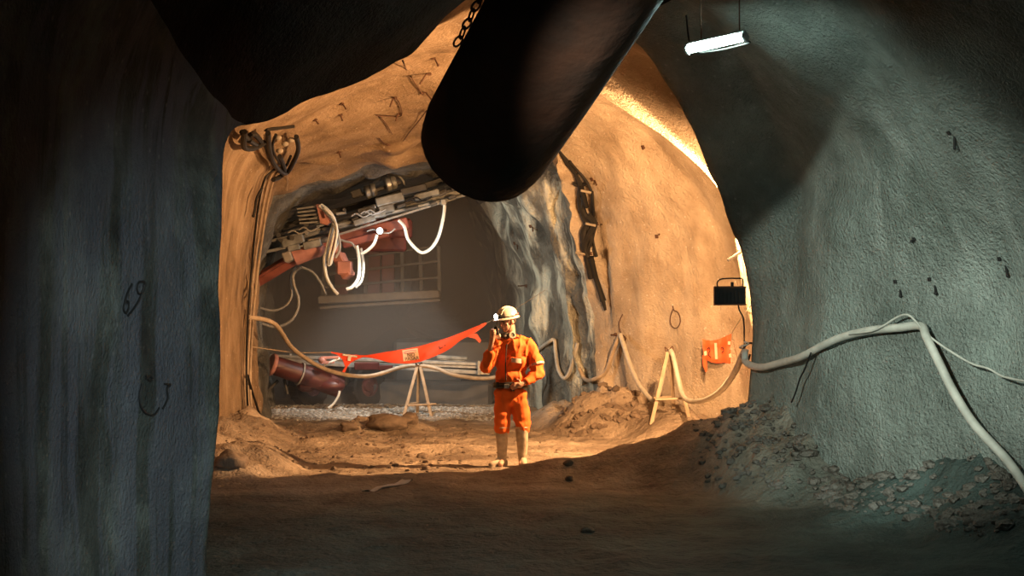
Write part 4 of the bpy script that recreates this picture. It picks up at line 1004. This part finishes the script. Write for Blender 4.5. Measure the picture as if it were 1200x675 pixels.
# respirator hanging below the chin
rp = w(592.5, 394.3, -.20)
m = MB(); m.ell(rp, (.05,.045,.04)); m.cap(rp+V((-.04,0,0)), rp+V((.05,0,.005)), .03, .03); rs = m.build('respirator', M['belt'], man)
for (px, py, r) in ((600.2, 393.5, .042), (584.0, 395.0, .033)):
    c = w(px, py, -.215); d = V((.25 if px > 595 else -.35,-1,.1)).normalized()
    m = MB(); m.lathe(c, d, [(0,-.03),(r*.8,-.03),(r,-.022),(r,.012),(r*.93,.02),(r*.6,.021),(r*.55,.012),(r*.2,.012),(0,.02)], 24); m.build('filter', M['filter'], rs)
m = MB(); m.lathe(w(592.3,394.5,-.245), (0,-1,0), [(0,0),(.014,0),(.014,.012),(0,.014)], 14); m.build('valve', M['filter'], rs)
m = MB(); m.tube([rp+V((-.06,.03,.0)), neck0+V((-.1,-.02,.0)), neck0+V((-.02,.1,.03)), neck0+V((.1,.0,.01)), rp+V((.09,.03,.0))], .008, 6); m.build('respirator_strap', M['belt'], rs)
# handheld radio
rd = thing('handheld_radio', 'small black handheld radio held to the worker\'s mouth', 'radio', rc)
RR_ = Matrix.Rotation(-.15, 3, 'Y')
m = MB(); m.box(rc, (.045,.035,.10), RR_, .2); m.build('radio_body', M['black'], rd)
m = MB(); m.tube([rc+V((.012,.005,.05)), rc+V((.006,.008,.12))], .006, 8, 1, False); m.cyl(rc+V((-.012,0,.05)), rc+V((-.013,0,.062)), .008, n=10); m.build('antenna', M['black'], rd)

# ---------------------------------------------------------------- haze in the far tunnel
hz_ = MB(); hz_.box((-2.7, 31.4, 2.45), (8.2, 11.6, 5.0), None, 0)
hv = hz_.build('haze', bpy.data.materials.new('haze'), None, False)
nt = hv.data.materials[0]; nt.use_nodes = True; nt = nt.node_tree; nt.nodes.clear()
o_ = nt.nodes.new('ShaderNodeOutputMaterial'); vs_ = nt.nodes.new('ShaderNodeVolumeScatter'); vs_.inputs['Density'].default_value = .10; vs_.inputs['Color'].default_value = (.92,.88,.84,1); vs_.inputs['Anisotropy'].default_value = .2
nt.links.new(vs_.outputs[0], o_.inputs['Volume'])
tag(hv, 'thin brownish haze filling the far tunnel around the drilling rig', 'haze', None, 'stuff')

# ---------------------------------------------------------------- lights
def light(kind, loc, energy, color, size=.1, target=None, **k):
    l = bpy.data.lights.new('lamp_'+kind.lower(), kind); l.energy = energy; l.color = color
    if kind == 'AREA': l.size = size
    else: l.shadow_soft_size = size
    for a, b in k.items(): setattr(l, a, b)
    o = bpy.data.objects.new('light', l); COL.objects.link(o); o.location = loc
    if target is not None: o.rotation_euler = (V(target)-V(loc)).to_track_quat('-Z', 'Y').to_euler()
    return o
warm = (1,.53,.225)
# tungsten flood behind the portal corner
light('SPOT', kp, 2700, warm, .05, kp+V((-.3,.954,0)), spot_size=math.radians(176), spot_blend=.06)
# boxy floodlight facing the wall
light('SPOT', fb+V((0,.09,0)), 1500, warm, .06, fb+V((-.3,3,.9)), spot_size=math.radians(130), spot_blend=.6)
# fluorescent batten
# daylight-coloured site lamp near the camera, left, aimed at the right wall
light('SPOT', (-1.5, 4.2, 3.3), 4200, (.88,1,.87), .07, (3.26, 12.2, 1.6), spot_size=math.radians(29), spot_blend=.95)
light('SPOT', (1.0, 3.0, 2.4), 800, (.9,1,.97), .12, (-1.7, 8.7, .75), spot_size=math.radians(46), spot_blend=1)  # unseen fill light added to brighten the left wall near its edge
# rig work lamp, the rig's front lights and an added gravel light
light('POINT', wl0+V((0,-.12,0)), 7, (.85,.93,1), .05)
light('SPOT', P(330, 330, 23.6), 420, (1,.97,.83), .15, P(640, 330, 24.5), spot_size=math.radians(80), spot_blend=.6)
light('SPOT', P(560, 300, 24.2), 90, (1,.97,.88), .15, P(400, 300, 26), spot_size=math.radians(100), spot_blend=.8)
light('SPOT', P(450, 290, 24.4), 420, (1,.98,.9), .1, P(450, 500, 27), spot_size=math.radians(80), spot_blend=.6)  # unseen downlight added to brighten the gravel strip
# headlamp
light('SPOT', lp+ld*.03, 20, (.85,.93,1), .02, lp+ld*2, spot_size=math.radians(60), spot_blend=.7)

wd = bpy.data.worlds.new('world'); scene.world = wd; wd.use_nodes = True
wd.node_tree.nodes['Background'].inputs[0].default_value = (.5,.6,.6,1); wd.node_tree.nodes['Background'].inputs[1].default_value = .0

cam = bpy.data.cameras.new('camera'); co = bpy.data.objects.new('camera', cam); COL.objects.link(co)
cam.sensor_width = 36; cam.lens = 36*F/1200; cam.shift_y = 47.5/1200; cam.clip_end = 200
co.location = CAM; co.rotation_euler = (PI/2, 0, 0); scene.camera = co
vs = scene.view_settings; scene.display_settings.display_device = 'sRGB'
vs.view_transform = 'Standard'; vs.look = 'None'; vs.gamma = 1; vs.use_curve_mapping = False; vs.exposure = 0
try:
    scene.cycles.max_bounces = 8; scene.cycles.diffuse_bounces = 3; scene.cycles.volume_bounces = 1; scene.cycles.sample_clamp_indirect = 4; scene.cycles.use_denoising = True
except Exception: pass
